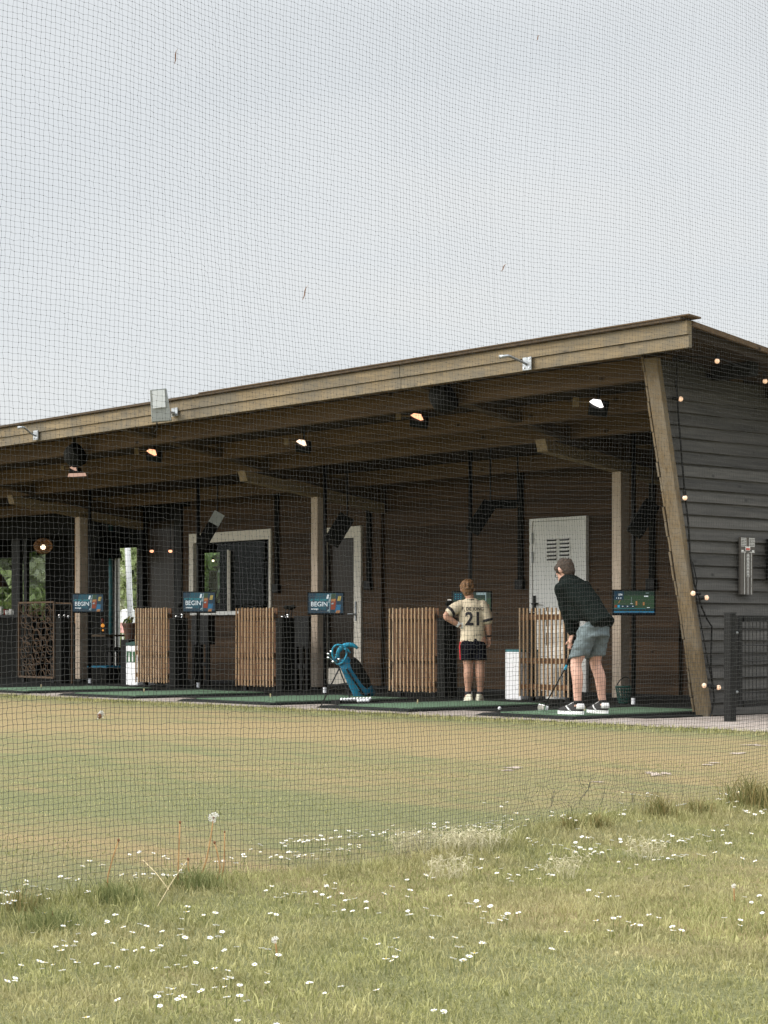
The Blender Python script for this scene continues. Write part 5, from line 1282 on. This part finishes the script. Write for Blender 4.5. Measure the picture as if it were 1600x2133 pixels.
# cloth hanging from the chest
mb.loft([(W(.14, 0, 1.07), V_((.10, 0, 0)), V_((0, .14, 0))), (W(.12, .02, .97), V_((.11, 0, 0)), V_((0, .13, 0))), (W(.09, .02, .87), V_((.10, 0, 0)), V_((0, .12, 0)))], 18)
pull = organic('pullover', mb, 'sweater', man, .009, 5, .030, .12)
mb = MB(); c = W(.29, .0, 1.262); T = Matrix((V_((0, 1, 0)).cross(ax), V_((0, 1, 0)), ax)).transposed(); mb.lathe([(.070, -.03), (.074, 0), (.068, .022), (.060, .022)], c, 20, T=T); mb.build('collar', 'sweater', pull, smooth=True)
mb = MB()
mb.loft([tor(.08, .112, .070), tor(-.02, .124, .084), (W(-.065, 0, .845), V_((.098, 0, .045)), V_((0, .136, 0))), (W(-.05, 0, .77), V_((.110, 0, .03)), V_((0, .142, 0))), (W(-.06, 0, .71), V_((.13, 0, .02)), V_((0, .15, 0)))], 26)
for sx, hp, kn in ((1, W(-.055, .068, .80), W(.035, .118, .545)), (-1, W(-.055, -.068, .80), W(.025, -.098, .545))):
    d = (kn-hp); c1 = hp.lerp(kn, .5)
    mb.loft([(hp+V_((0, 0, .02)), V_((.112, 0, 0)), V_((0, .082, 0))), (c1, V_((.106, 0, .02)), V_((0, .092, 0))), (kn+V_((0, 0, -.015)), V_((.102, 0, .02)), V_((0, .094, 0)))], 20)
sh = organic('shorts', mb, 'shorts', man, .007, 2, .034, .07)
for sx, an in ((1, W(.0, .165, 0)), (-1, W(-.01, -.165, 0))):
    T = Matrix.Translation((an.x, an.y, 0)) @ Matrix.Rotation(math.pi/2-sx*-.12, 4, 'Z')     # local +y = toes
    R3 = T.to_3x3()
    def E(y, z, a, b): return (T @ V_((0, y, z)), R3 @ V_((a, 0, 0)), R3 @ V_((0, b, 0)))
    mb = MB(); mb.loft([E(.085, .025, .046, .145), E(.085, .045, .047, .146), E(.060, .070, .042, .112), E(.025, .092, .038, .070), E(-.005, .112, .036, .046)], 22)
    s1 = organic('shoe', mb, 'shoe', man, .006, 2)
    mb = MB(); mb.loft([E(.085, 0, .050, .152), E(.085, .030, .050, .152)], 24); mb.build('sole', 'sole', s1, smooth=False)
    mb = MB(); mb.loft([E(-.028, .050, .041, .042), E(-.026, .085, .039, .040), E(-.022, .100, .036, .036)], 16); mb.build('heel_counter', 'sole', s1, smooth=True)
    mb = MB()
    for q in (-1, 1):
        mb.tube([T @ V_((q*.050, .05, .03)), T @ V_((q*.046, .085, .055)), T @ V_((q*.030, .115, .074))], .0075, 6)
    for k in range(4): mb.tube([T @ V_((-.03, .06+.022*k, .100-.011*k)), T @ V_((0, .06+.022*k, .107-.011*k)), T @ V_((.03, .06+.022*k, .100-.011*k))], .005, 5)
    mb.build('lacing', 'sole', s1, smooth=True)
    mb = MB(); mb.lathe([(.036, .09), (.043, .105), (.042, .125), (.036, .128)], (an.x, an.y, 0), 16); mb.build('sock', 'black', man, smooth=True)
# club held in both hands
hd = W(.545, .055, .035)
g = thing('golf_club', Pm, 'iron with blue grip end held by the bending golfer', 'golf club')
top = HN-cd_*.10; low = W(.272, .032, .455); g.location = Pm
mb = MB(); mb.tube([low, hd+V_((0, 0, .03))], [.0075, .006], 8); mb.build('shaft', 'black', g, smooth=True)
mb = MB(); mb.tube([top, HN, low], [.0155, .014, .012], 10); mb.build('grip', 'black', g, smooth=True)
mb = MB(); mb.tube([low-(hd-low).normalized()*.0, low+(hd-low).normalized()*.05], .013, 10); mb.build('ferrule', 'bluelight', g)
mb = MB(); mb.prism([hd+W(-.01, -.012, .03), hd+W(.005, -.012, -.025), hd+W(.085, -.014, -.03), hd+W(.10, -.014, .005), hd+W(.075, -.012, .04)], (0, -.022, .004)); mb.build('head', 'chrome', g, bevel=.006)
mb = MB(); mb.prism([hd+W(.0, -.040, .02), hd+W(.01, -.040, -.018), hd+W(.078, -.040, -.022), hd+W(.086, -.040, .004), hd+W(.068, -.040, .03)], (0, .012, 0)); mb.build('face_plate', 'whiteplastic', g)
man.scale = (.95, .95, .95); g.scale = (.95, .95, .95); boy.scale = (.985, .985, .985)
# ------------------------------------------------------------------ the net
def netp(px, py):
    r = ray(px, py); t = (N0-CAM).dot(NN)/r.dot(NN); return CAM+r*t
lp_ = netp(1205, 1675); LS = ((lp_-N0).dot(ND), lp_.z)
def build_net():
    h, vv = .0164, .0171
    s0, s1 = -2.8, 5.6; nc = int((s1-s0)/h); nr = int(4.45/vv)
    i = np.arange(nc)[:, None]; j = np.arange(nr)[None]
    s = s0+i*h+0*j; z0 = j*vv+0*i
    r = RNG
    # slow sag and small slack in the mesh
    q = .03*np.sin(s*1.7+z0*.6)+.02*np.sin(s*.9-z0*1.9+1)+.012*np.sin(s*5.1+z0*2.3)
    ss = s+.012*np.sin(z0*1.3+s*.8)+.004*np.sin(z0*7+s*3)+.0012*r.normal(size=s.shape)+(.0015*r.normal(size=(nc, 1)))
    zz_ = z0+.010*np.sin(s*1.9+z0*.5)+.006*np.sin(s*4.3+1.2)+.0012*r.normal(size=s.shape)
    loose = np.exp(-((s-LS[0])/.38)**2-((z0-LS[1])/.10)**2)+.6*np.exp(-((s-LS[0]-.55)/.3)**2-((z0-LS[1]+.03)/.08)**2)
    from_lo = .009*loose
    k1 = r.normal(size=s.shape)
    for _ in range(3): k1 = (k1+np.roll(k1, 1, 0)+np.roll(k1, -1, 0)+np.roll(k1, 1, 1)+np.roll(k1, -1, 1))/5*1.7
    k2 = np.roll(k1, (17, 9), (0, 1)); ss = ss+from_lo*k1*.45; zz_ = zz_+from_lo*k2*.45; q = q+from_lo*k1
    X = N0.x+ss*ND.x+q*NN.x; Y = N0.y+ss*ND.y+q*NN.y
    gzv = gz(X[:, 0], Y[:, 0])[:, None]
    Z = zz_+gzv*np.exp(-z0/.5)-.015
    P = np.stack([X, Y, Z], -1)
    zc_ = np.clip((P[..., 2]-.68)/.3, 0, 1); rmul = .00064-.00029*zc_  # same twine, made thinner higher up to imitate sky glare
    n_ = np.array([NN.x, NN.y, 0.]); t_ = np.array([ND.x, ND.y, 0.]); u_ = np.array([0, 0, 1.])
    def threads(A, B, e1, e2, rad):
        A = A.reshape(-1, 3); B = B.reshape(-1, 3); n = len(A); rad = rad.reshape(-1, 1)
        offs = [rad*(math.cos(a)*e1+math.sin(a)*e2) for a in (math.pi/2, math.pi*7/6, math.pi*11/6)]
        v = np.stack([A+o for o in offs]+[B+o for o in offs], 1).reshape(-1, 3)
        b = np.arange(n)[:, None]*6
        f = np.concatenate([b+np.array([[k, (k+1) % 3, 3+(k+1) % 3, 3+k]]) for k in range(3)])
        return v, f
    vh, fh = threads(P[:-1], P[1:], n_, u_, rmul[:-1]); vv_, fv = threads(P[:, :-1], P[:, 1:], n_, t_, rmul[:, :-1])
    K = P.reshape(-1, 3); kr = (.00115+.0007*(((np.arange(nc)[:, None]+np.arange(nr)[None]) % 2) == 0)).reshape(-1, 1)
    dirs = [n_, -n_, t_, -t_, u_, -u_]
    vk = np.stack([K+kr*d for d in dirs], 1).reshape(-1, 3)
    b = np.arange(len(K))[:, None]*6
    fk = np.concatenate([b+np.array([[x, y, 4]]) for x, y in ((0, 2), (2, 1), (1, 3), (3, 0))]+[b+np.array([[y, x, 5]]) for x, y in ((0, 2), (2, 1), (1, 3), (3, 0))])
    v = np.concatenate([vh, vv_, vk]); f4 = np.concatenate([fh, fv+len(vh)]); f3 = fk+len(vh)+len(vv_)
    o = npmesh('safety_net', v, [f4, f3], 'net')
    tag(o, 'fine black square-mesh safety net hanging in front of the whole range', 'net')
build_net()
def netp(px, py):
    r = ray(px, py); t = (N0-CAM).dot(NN)/r.dot(NN); return CAM+r*t
# bits caught in the net
for px, py, ln, a_, lab in ((360, 121, .022, 1.4, 'dry leaf scrap high in the net at upper left'), (629, 612, .024, 1.2, 'dry leaf scrap in the net against the sky near the middle'), (1043, 559, .018, .9, 'dry leaf scrap in the net against the sky right of the middle'), (1115, 80, .012, 1.1, 'tiny dry scrap at the top of the net')):
    p = netp(px, py)+NN*.012; t = thing('leaf_scrap', p, lab, 'leaf scrap', 'scraps caught in the net')
    d = (ND*math.cos(a_)+UP*math.sin(a_)).normalized(); e = d.cross(NN)
    mb = MB(); mb.loft([(d*-ln, e*.0006, NN*.0006), (d*-ln*.3+e*.002, e*.0022, NN*.0012), (d*ln*.4-e*.001, e*.0026, NN*.001), (d*ln, e*.0006, NN*.0005)], 8); mb.build('scrap', 'leafbrown', t); mb = MB(); mb.tube([d*ln*.9, d*ln*1.3+e*.004], .0005, 4); mb.build('stalk', 'stalk', t)
p = netp(203, 1487)+NN*.014; t = thing('feather_tuft', p, 'white and brown feathery tuft with a stalk caught in the net', 'feather')
mb = MB(); rnd = random.Random(2)
for k in range(46):
    a_ = rnd.uniform(-2.4, -.6)+(.2 if k % 2 else 0); l_ = rnd.uniform(.010, .020); b = ND*rnd.uniform(-.004, .006)+UP*rnd.uniform(-.004, .010)
    mb.tube([b, b+ND*math.cos(a_)*l_*.8+UP*math.sin(a_)*l_*.7+NN*rnd.uniform(-.004, .004)], [.0014, .0005], 4)
mb.build('fluff', 'fluff', t); mb = MB(); mb.ball(ND*-.003-UP*.006, .0062, 8, 6, (1, 1, 1.4)); mb.build('seed', 'leafbrown', t); mb = MB(); mb.tube([UP*.008, UP*.024+ND*.002, UP*.043+ND*.007], .0008, 5); mb.build('stalk', 'straw', t)
# ------------------------------------------------------------------ grass
def grassmat():
    m, nt, b = newmat('grass_blades')
    at = nt.nodes.new('ShaderNodeAttribute'); at.attribute_name = 'tint'
    v = mapped(nt); f = noise(nt, v, 1.6, 4, .6)
    g = mixc(nt, at.outputs['Fac'], (.150, .165, .050), (.47, .45, .20)); s_ = mixc(nt, at.outputs['Fac'], (.32, .265, .12), (.62, .53, .32))
    col = mixc(nt, ramp(nt, f, [(.44, (.06, .06, .06)), (.72, (.70, .70, .70))]), g, s_)
    hv = nt.nodes.new('ShaderNodeHueSaturation'); nt.links.new(col, hv.inputs['Color']); nt.links.new(mth(nt, 'ADD', mth(nt, 'MULTIPLY', noise(nt, v, 5.5, 5, .7), 1.5), .28), hv.inputs['Value']); col = hv.outputs['Color']
    nt.links.new(col, b.inputs['Base Color']); b.inputs['Roughness'].default_value = .6; b.inputs['Specular IOR Level'].default_value = .25
    t = nt.nodes.new('ShaderNodeBsdfTranslucent'); nt.links.new(col, t.inputs['Color'])
    mx = nt.nodes.new('ShaderNodeMixShader'); mx.inputs[0].default_value = .38
    nt.links.new(b.outputs[0], mx.inputs[1]); nt.links.new(t.outputs[0], mx.inputs[2]); nt.links.new(mx.outputs[0], nt.nodes['Material Output'].inputs['Surface'])
    return m
M['grass'] = grassmat()
def blades(bx_, by_, L, wd, lean, seed):
    r = np.random.default_rng(seed); n = len(bx_)
    B = np.stack([bx_, by_, gz(bx_, by_)-.003], 1)
    a = r.random(n)*2*np.pi; D = np.stack([np.cos(a), np.sin(a), np.zeros(n)], 1)
    c = r.random(n)*2*np.pi; Wd = np.stack([np.cos(c), np.sin(c), np.zeros(n)], 1)*wd[:, None]/2
    ln = lean*(.3+r.random(n)*1.0)
    m1 = B+D*(L*ln*.25)[:, None]+np.array([0, 0, 1])*(L*.55)[:, None]
    tip = B+D*(L*ln*.85)[:, None]+np.array([0, 0, 1])*(L*np.sqrt(np.maximum(.08, 1-(ln*.75)**2)))[:, None]
    v = np.stack([B-Wd, B+Wd, m1+Wd*.8, m1-Wd*.8, tip], 1).reshape(-1, 3)
    b = np.arange(n)[:, None]*5
    f4 = b+np.array([[0, 1, 2, 3]]); f3 = b+np.array([[3, 2, 4]])
    tn = np.clip(np.where(r.random(n) < .16, .85+.5*r.random(n), r.random(n)*.8), 0, 1.3)
    return v, f4, f3, np.repeat(tn, 5)
def lawn_blades(n, d0, d1, Lr, wr, lean, seed, side=None):
    r = np.random.default_rng(seed)
    d = d0+(d1-d0)*r.random(n); lat = (r.random(n)*2-1)*(.205*d+.85)
    x = CAM.x+FW.x*d+RT.x*lat; y = CAM.y+FW.y*d+RT.y*lat
    q = (x-N0.x)*NN.x+(y-N0.y)*NN.y
    keep = (q > -.05+.12*np.sin(x*3)) if side == 'near' else ((q <= -.05) & (y < -1.85) if side == 'far' else q > -99)
    x, y, q = x[keep], y[keep], q[keep]; k = len(x)
    # patchy heights, longer just before the net
    pat = .6+.45*(np.sin(x*2.1+y*1.3)*np.sin(y*2.7-x*.9+.5)*.5+.5)+.35*(np.sin(x*7.1+y*5.3)*np.sin(y*8.7-x*6.9+.5)*.5+.5)
    L = (Lr[0]+(Lr[1]-Lr[0])*r.random(k))*pat
    if side == 'near': L = L*(1+1.2*np.exp(-(q/.25)**2))
    return blades(x, y, L, wr[0]+(wr[1]-wr[0])*r.random(k), lean, seed+1)
parts = [lawn_blades(340000, 3.2, 9.2, (.009, .024), (.0014, .0032), 1.0, 21, 'near'), lawn_blades(22000, 3.2, 9.2, (.028, .052), (.0016, .003), .9, 31, 'near'), lawn_blades(9000, 3.2, 9.2, (.012, .024), (.006, .011), 1.2, 51, 'near'),
         lawn_blades(34000, 5.6, 12., (.008, .018), (.002, .004), 1., 41, 'far')]
# fringe along the paving
r = np.random.default_rng(77); n = 9000; x = -14+18*r.random(n); y = -1.83-.22*np.abs(r.normal(size=n))
parts.append(blades(x, y, .02+.035*r.random(n), .004+.005*r.random(n), .6, 5))
o = 0; VS, F4s, F3s, TS = [], [], [], []
for v, f4, f3, tn in parts:
    VS.append(v); F4s.append(f4+o); F3s.append(f3+o); TS.append(tn); o += len(v)
gobj = npmesh('grass', np.concatenate(VS), [np.concatenate(F4s), np.concatenate(F3s)], 'grass', tint=np.concatenate(TS))
tag(gobj, 'short mixed green and straw-coloured grass in the foreground', 'grass', kind='stuff')
# ------------------------------------------------------------------ tufts, weeds, daisies
def tuft(px, py, n, L, wd, rad, m, lab, seed, lean=.8, name='grass_tuft'):
    p = gnd(px, py); r = np.random.default_rng(seed)
    q = rad*r.normal(size=(n, 2))*.5; x, y = p.x+q[:, 0], p.y+q[:, 1]
    v, f4, f3, tn = blades(x, y, L*(.5+.6*r.random(n)), wd*(.6+.8*r.random(n)), lean, seed)
    # lean outwards
    o = npmesh(name, v-np.array([p.x, p.y, p.z]), [f4, f3], m, tint=tn); o.location = p
    return tag(o, lab, 'grass tuft', 'tall grass tufts by the net')
tuft(1572, 1682, 260, .17, .0035, .13, 'tuft', 'largest dry grass tuft, at the right edge by the net', 1, .9)
tuft(1375, 1703, 160, .11, .0032, .06, 'tuft', 'small dark dry tuft right of centre by the net', 2)
tuft(1455, 1697, 110, .09, .003, .055, 'tuft', 'reddish dry tuft between the two right-hand tufts', 3, 1.)
tuft(105, 1935, 300, .075, .003, .08, 'tuftdark', 'dark green tuft at the lower left before the net', 4)
tuft(240, 1880, 200, .075, .003, .065, 'tuftdark', 'green tuft with broad leaves left of the dry sticks', 5)
tuft(410, 1850, 220, .08, .003, .08, 'tuftdark', 'green tuft at the foot of the tall dandelion', 6)
tuft(1250, 1728, 100, .075, .003, .05, 'tuft', 'low dry tuft before the loose net', 7, 1.)
tuft(40, 1900, 90, .09, .003, .06, 'tuft', 'sparse dry tuft at the left edge by the net', 8)
tuft(1190, 1735, 80, .07, .003, .05, 'tuft', 'low straw tuft left of the loose net', 9, 1.)
for k_, (px, py, sz, lab) in enumerate(((965, 1775, .17, 'pale frothy clump of dry weed at the foot of the net'), (860, 1775, .09, 'smaller pale dry weed clump left of the frothy one'), (940, 1832, .10, 'pale dry weed clump in front of the frothy one'), (1340, 1790, .07, 'thin pale weed clump among the right-hand daisies'), (1180, 1830, .06, 'thin pale weed clump in the middle of the lawn'))):
    p = gnd(px, py); mb = MB(); rnd = random.Random(k_+4)
    for q in range(int(230*sz/.17*(1 if k_ < 2 else .5))):
        a_, rr = rnd.uniform(0, 6.28), sz*rnd.random()**.6*.75
        b = V_((RT.x*math.cos(a_)*rr*1.2+FW.x*math.sin(a_)*rr*.8, RT.y*math.cos(a_)*rr*1.2+FW.y*math.sin(a_)*rr*.8, 0)); b.z = gzf(p.x+b.x, p.y+b.y)-p.z
        h = rnd.uniform(.03, .075); t1 = b+V_((rnd.uniform(-.03, .03), rnd.uniform(-.03, .03), h)); mb.tube([b, b.lerp(t1, .5)+V_((rnd.uniform(-.01, .01), 0, 0)), t1], [.0007, .0006, .0005], 3)
        for _ in range(3):
            e = t1+V_((rnd.uniform(-.014, .014), rnd.uniform(-.014, .014), rnd.uniform(-.012, .012))); mb.tube([t1, e], [.0005, .0013], 3)
    o = mb.build('dry_weed', 'paleweed'); o.location = p; tag(o, lab, 'weed clump', 'pale dry weed clumps')
# sticks
for a, b, lab in (((298, 1826), (352, 1868), 'straw-coloured stick lying left of the dandelion, upper one'), ((390, 1826), (328, 1903), 'long straw-coloured stick lying under the dandelion')):
    p, q = gnd(*a)+UP*.05, gnd(*b)+UP*.02; mb = MB(); mb.tube([p, p.lerp(q, .5)+UP*.006, q], [.0014, .0012, .0009], 6); tag(mb.build('stick', 'straw'), lab, 'stick')
# dandelions
def dandelion(pb, pt, head_r, lab, bend=.01, extra=()):
    b = gnd(*pb); d = dep(b); tp = atD(pt[0], pt[1], d)-b
    t = thing('dandelion', b, lab, 'dandelion', 'tall dandelion stalks')
    mb = MB(); mb.tube([(0, 0, -.01), tp*.35+RT*bend, tp*.7+RT*bend*.6, tp], [.0024, .0021, .0019, .0017], 7); mb.build('stem', 'stalk', t, smooth=True)
    if head_r > .006:
        mb = MB(); rnd = random.Random(9)
        for k in range(110):
            q = V_((rnd.gauss(0, 1), rnd.gauss(0, 1), rnd.gauss(0, 1))).normalized()
            if q.x*RT.x+q.y*RT.y > .45 and q.z < .2: continue
            e = tp+q*head_r*rnd.uniform(.85, 1.05); mb.tube([tp+q*head_r*.2, e], .0002, 3); mb.ball(e, head_r*.085, 5, 3)
        mb.build('seed_head', 'fluff', t); mb = MB(); mb.ball(tp, head_r*.3, 8, 6); mb.build('core', 'leafbrown', t)
    else:
        mb = MB(); mb.ball(tp, max(head_r, .003), 8, 6, (1, 1, 1.3)); mb.build('bud', 'leafbrown' if head_r < .005 else 'fluff', t)
dandelion((412, 1838), (445, 1703), .016, 'tallest dandelion clock standing before the net')
dandelion((452, 1834), (447, 1755), .004, 'short dandelion stalk close beside the tallest clock', .012)
dandelion((370, 1842), (375, 1713), .004, 'tall straight bare dandelion stalk left of the clock', .0)
dandelion((222, 1862), (247, 1750), .004, 'reddish bare stalk leaning right, left of the sticks', -.008)
dandelion((462, 1830), (468, 1733), .003, 'thin bare stalk just right of the dandelion clock', .004)
dandelion((408, 1836), (392, 1790), .004, 'short curved stalk left of the clock base', -.012)
dandelion((576, 1998), (573, 1958), .009, 'short dandelion clock in the foreground lawn', .002)
dandelion((110, 1930), (109, 1902), .004, 'short brown bud in the dark green tuft', .0)
dandelion((1530, 1880), (1529, 1846), .007, 'low faded dandelion head at the right', .0)
# daisies
def daisy_mesh(seed):
    rnd = random.Random(seed); mb = MB(); h = .020+.012*rnd.random(); R_ = .0062+.0014*rnd.random(); tilt = rnd.uniform(.05, .45)
    top = V_((rnd.uniform(-.005, .005), rnd.uniform(-.005, .005), h)); T = Matrix.Rotation(tilt, 3, V_((rnd.uniform(-1, 1), rnd.uniform(-1, 1), 0)).normalized())
    mb.tube([(0, 0, -.005), top*.5, top], .0008, 5, 2)
    n = 15; mb.mi = 0
    for k in range(n):
        a = 2*math.pi*k/n; da = math.pi/n*.92; up = rnd.uniform(.0003, .0022)
        pts = [T @ V_((R_*.2*math.cos(a), R_*.2*math.sin(a), 0)), T @ V_((R_*.75*math.cos(a-da), R_*.75*math.sin(a-da), up*.7)), T @ V_((R_*math.cos(a), R_*math.sin(a), up)), T @ V_((R_*.75*math.cos(a+da), R_*.75*math.sin(a+da), up*.7))]
        lo = [p-T @ V_((0, 0, .0005)) for p in pts]; mb.add([top+p for p in pts+lo], [(0, 1, 2, 3), (7, 6, 5, 4), (0, 4, 5, 1), (1, 5, 6, 2), (2, 6, 7, 3), (3, 7, 4, 0)])
    mb.ball(top+T @ V_((0, 0, .0006)), R_*.30, 8, 5, (1, 1, .55), 1, T=T)
    return mb.build('daisy', ['petal', 'eye', 'stem'])
DZ = [daisy_mesh(k) for k in range(7)]
DPOS = []
def dz(lst, sx, ox, oy): DPOS.extend((ox+x/sx, oy+y/sx) for x, y in lst)
dz([(345,703),(378,700),(415,703),(428,698),(540,648),(575,655),(500,745),(258,760),(290,765),(320,760),(285,770),(555,745),(560,752),(575,725),(600,738),(620,745),(640,735),(690,672),(700,680),(700,735),(715,740),(730,730),(745,725),(765,715),(725,745),(750,745),(680,740),(900,690),(930,685),(970,675),(985,690),(1010,660),(1020,680),(1040,632),(1085,640),(115,765),(130,795),(150,790),(100,795),(75,800),(70,815),(50,815),(15,815),(5,825),(30,830),(65,840),(15,865),(40,865),(65,865),(110,848),(160,836),(195,836),(195,808),(360,820),(370,815),(135,972),(182,910),(265,950),(283,926),(270,1005),(228,1048),(245,1072),(320,942),(325,982),(325,1012),(385,992),(435,935),(448,940),(475,925),(510,968),(585,937),(555,990),(478,1028),(515,1045),(530,1048),(557,1052),(598,1038),(613,970),(630,1063),(657,1052),(672,985),(672,1030),(775,882),(760,917),(770,912),(757,978),(757,1005),(773,1012),(850,900),(893,912),(905,960),(925,972),(875,1000),(913,1007),(770,1064),(817,1097),(727,1115),(768,1113),(698,1128),(930,1047),(980,1037),(895,1128),(953,1143),(968,1158),(938,1172),(965,1168),(893,1198),(927,1196),(815,1208),(832,1223),(998,1208),(1002,1246),(1027,1266),(942,1252),(1057,1115),(1085,1045),(1120,1148),(1115,1181),(1112,1063),(1160,1090),(1128,897),(1152,900),(705,1198),(670,1218),(708,1245),(710,1215),(745,1240),(778,1245),(652,1268),(665,1272),(738,1270),(480,1265),(350,1345),(990,1353),(1155,1353),(398,1121),(452,1116),(485,1113),(310,1093),(310,1040),(328,1120),(278,1050),(168,1120),(172,1108),(195,1118),(213,1105),(257,1140),(88,1112),(5,1078),(65,1160),(72,1187),(40,1192),(1280,1213),(1350,1222),(1418,1203),(1565,1230),(1352,738),(1105,806),(1135,795),(1155,838),(1175,830),(1195,832),(1225,816),(1255,828),(1268,826),(1318,818),(1345,828),(1320,852),(1355,790),(1370,797),(1390,797),(1403,770),(1365,835),(1395,858),(1420,818),(1440,845),(1450,842),(1485,848),(1528,855),(1525,880),(1430,885),(1400,897),(1465,900),(1527,995),(1568,1025),(1577,893),(1195,600),(1215,600),(1240,605),(1265,605),(1190,618),(1170,615),(1300,600),(1335,590),(1320,600),(1345,605),(1410,580),(1420,590),(1455,580),(1470,582),(1500,580),(1530,560),(1555,562),(1580,575),(1125,660),(1150,655),(1195,650),(1205,660),(1230,660),(1245,650),(1265,660),(1300,650),(1340,640),(1370,640),(1400,635),(1430,640),(1455,640),(1500,623)], 2, 0, 1450)
dz([(10,550),(75,563),(130,567),(145,558),(215,548),(240,545),(265,550),(310,545),(345,540),(380,545),(400,540),(430,545),(455,535),(470,525),(500,500),(490,460),(535,525),(555,537),(585,535),(700,500),(735,500),(755,505),(770,508),(800,515),(860,488),(840,490),(975,487),(1000,495),(1030,408),(1070,410),(1100,415),(1115,410),(1235,455),(1250,455),(1400,435),(1440,430),(1430,440),(1475,410),(1500,470),(1520,490),(1545,490),(1570,480),(1585,490),(600,598),(617,607),(640,605),(750,625),(760,640),(792,620),(820,590),(855,588),(800,645),(815,642),(835,640),(860,630),(880,630),(895,625),(905,640),(875,650),(893,652),(910,648),(955,600),(985,600),(1065,530),(1108,605),(1125,595),(1140,605),(1160,600),(1185,592),(1200,590),(1225,598),(1245,590),(1260,600),(1270,605),(1285,577),(1340,580),(1355,578),(1415,575),(1410,565),(1430,607),(1447,607),(1085,665),(1125,675),(1140,672),(1165,665),(1185,672),(1205,675),(1215,668),(1230,668),(1245,662),(1240,672),(1265,662),(1310,655),(1340,668),(1375,660),(977,683),(1025,715),(1055,700),(385,715),(398,727),(365,670),(310,678),(410,680),(470,680),(488,716),(475,740),(515,762),(530,767),(527,738),(560,740),(600,715),(620,715),(640,705),(645,712),(605,725),(680,740),(705,742),(640,765),(695,683),(745,682),(205,748),(178,742),(98,760),(5,818),(25,803),(90,830),(102,818),(283,832),(345,860),(382,850),(357,870),(390,888),(437,882),(427,902),(408,927),(440,942),(455,932),(475,935),(500,915),(512,920),(515,930),(570,912),(95,890),(100,910),(120,900),(178,890),(205,907),(225,918),(202,992),(285,1012),(312,1040),(322,1048),(60,1018),(25,1035),(68,1060),(25,1092),(50,1097),(8,1110),(298,1097),(330,1095),(355,1098),(375,1085),(410,1022),(418,1020),(318,1115),(700,1048),(765,987),(940,975),(955,927),(985,920),(1010,942),(1035,945),(1068,953),(880,838),(850,815),(900,825),(947,835),(970,825),(1105,907),(1143,918),(1260,790),(1197,972),(1210,980),(1232,985),(1420,930),(1482,932),(1492,945),(1500,835),(1530,845),(1560,840),(1572,900),(210,1297),(252,1305),(245,1303),(875,940),(1500,680),(1540,685)], 2, 800, 1450)
DPOS = [(x, y) for x, y in DPOS if 0 <= x <= 1600]
order = sorted(range(len(DPOS)), key=lambda i: dep(gnd(*DPOS[i])))
near, far = order[:300], order[300:]
rnd = random.Random(12)
used = [False]*7
LAB = 'small white daisy with a yellow eye standing in the grass'
for i in near:
    p = gnd(*DPOS[i]); hh = .03; p = gnd(DPOS[i][0], DPOS[i][1]+hh*FP/dep(p))
    k = rnd.randrange(7)
    if used[k]: o = DZ[k].copy(); COL.objects.link(o)
    else: o = DZ[k]; used[k] = True
    s = rnd.uniform(.85, 1.2); o.location = p; o.rotation_euler = (0, 0, rnd.uniform(0, 6.28)); o.scale = (s, s, s)
    tag(o, LAB, 'daisy', 'daisies in the lawn')
bm = bmesh.new()
for i in far+[None]*110:
    if i is None:
        j = rnd.choice(far if far else near); x, y = DPOS[j][0]+rnd.gauss(0, 26), DPOS[j][1]+rnd.gauss(0, 6)
    else: x, y = DPOS[i]
    p = gnd(x, y); p = gnd(x, y+.03*FP/dep(p))
    me = DZ[rnd.randrange(7)].data; s = rnd.uniform(.85, 1.25)
    tmp = me.copy(); tmp.transform(Matrix.Translation(p) @ Matrix.Rotation(rnd.uniform(0, 6.28), 4, 'Z') @ Matrix.Scale(s, 4)); bm.from_mesh(tmp); bpy.data.meshes.remove(tmp)
me = bpy.data.meshes.new('distant_daisies'); bm.to_mesh(me); bm.free()
for m in ('petal', 'eye', 'stem'): me.materials.append(M[m])
o = bpy.data.objects.new('distant_daisies', me); COL.objects.link(o); tag(o, 'scattered tiny white daisies beyond the nearest ones, along the net', 'daisies', kind='stuff')
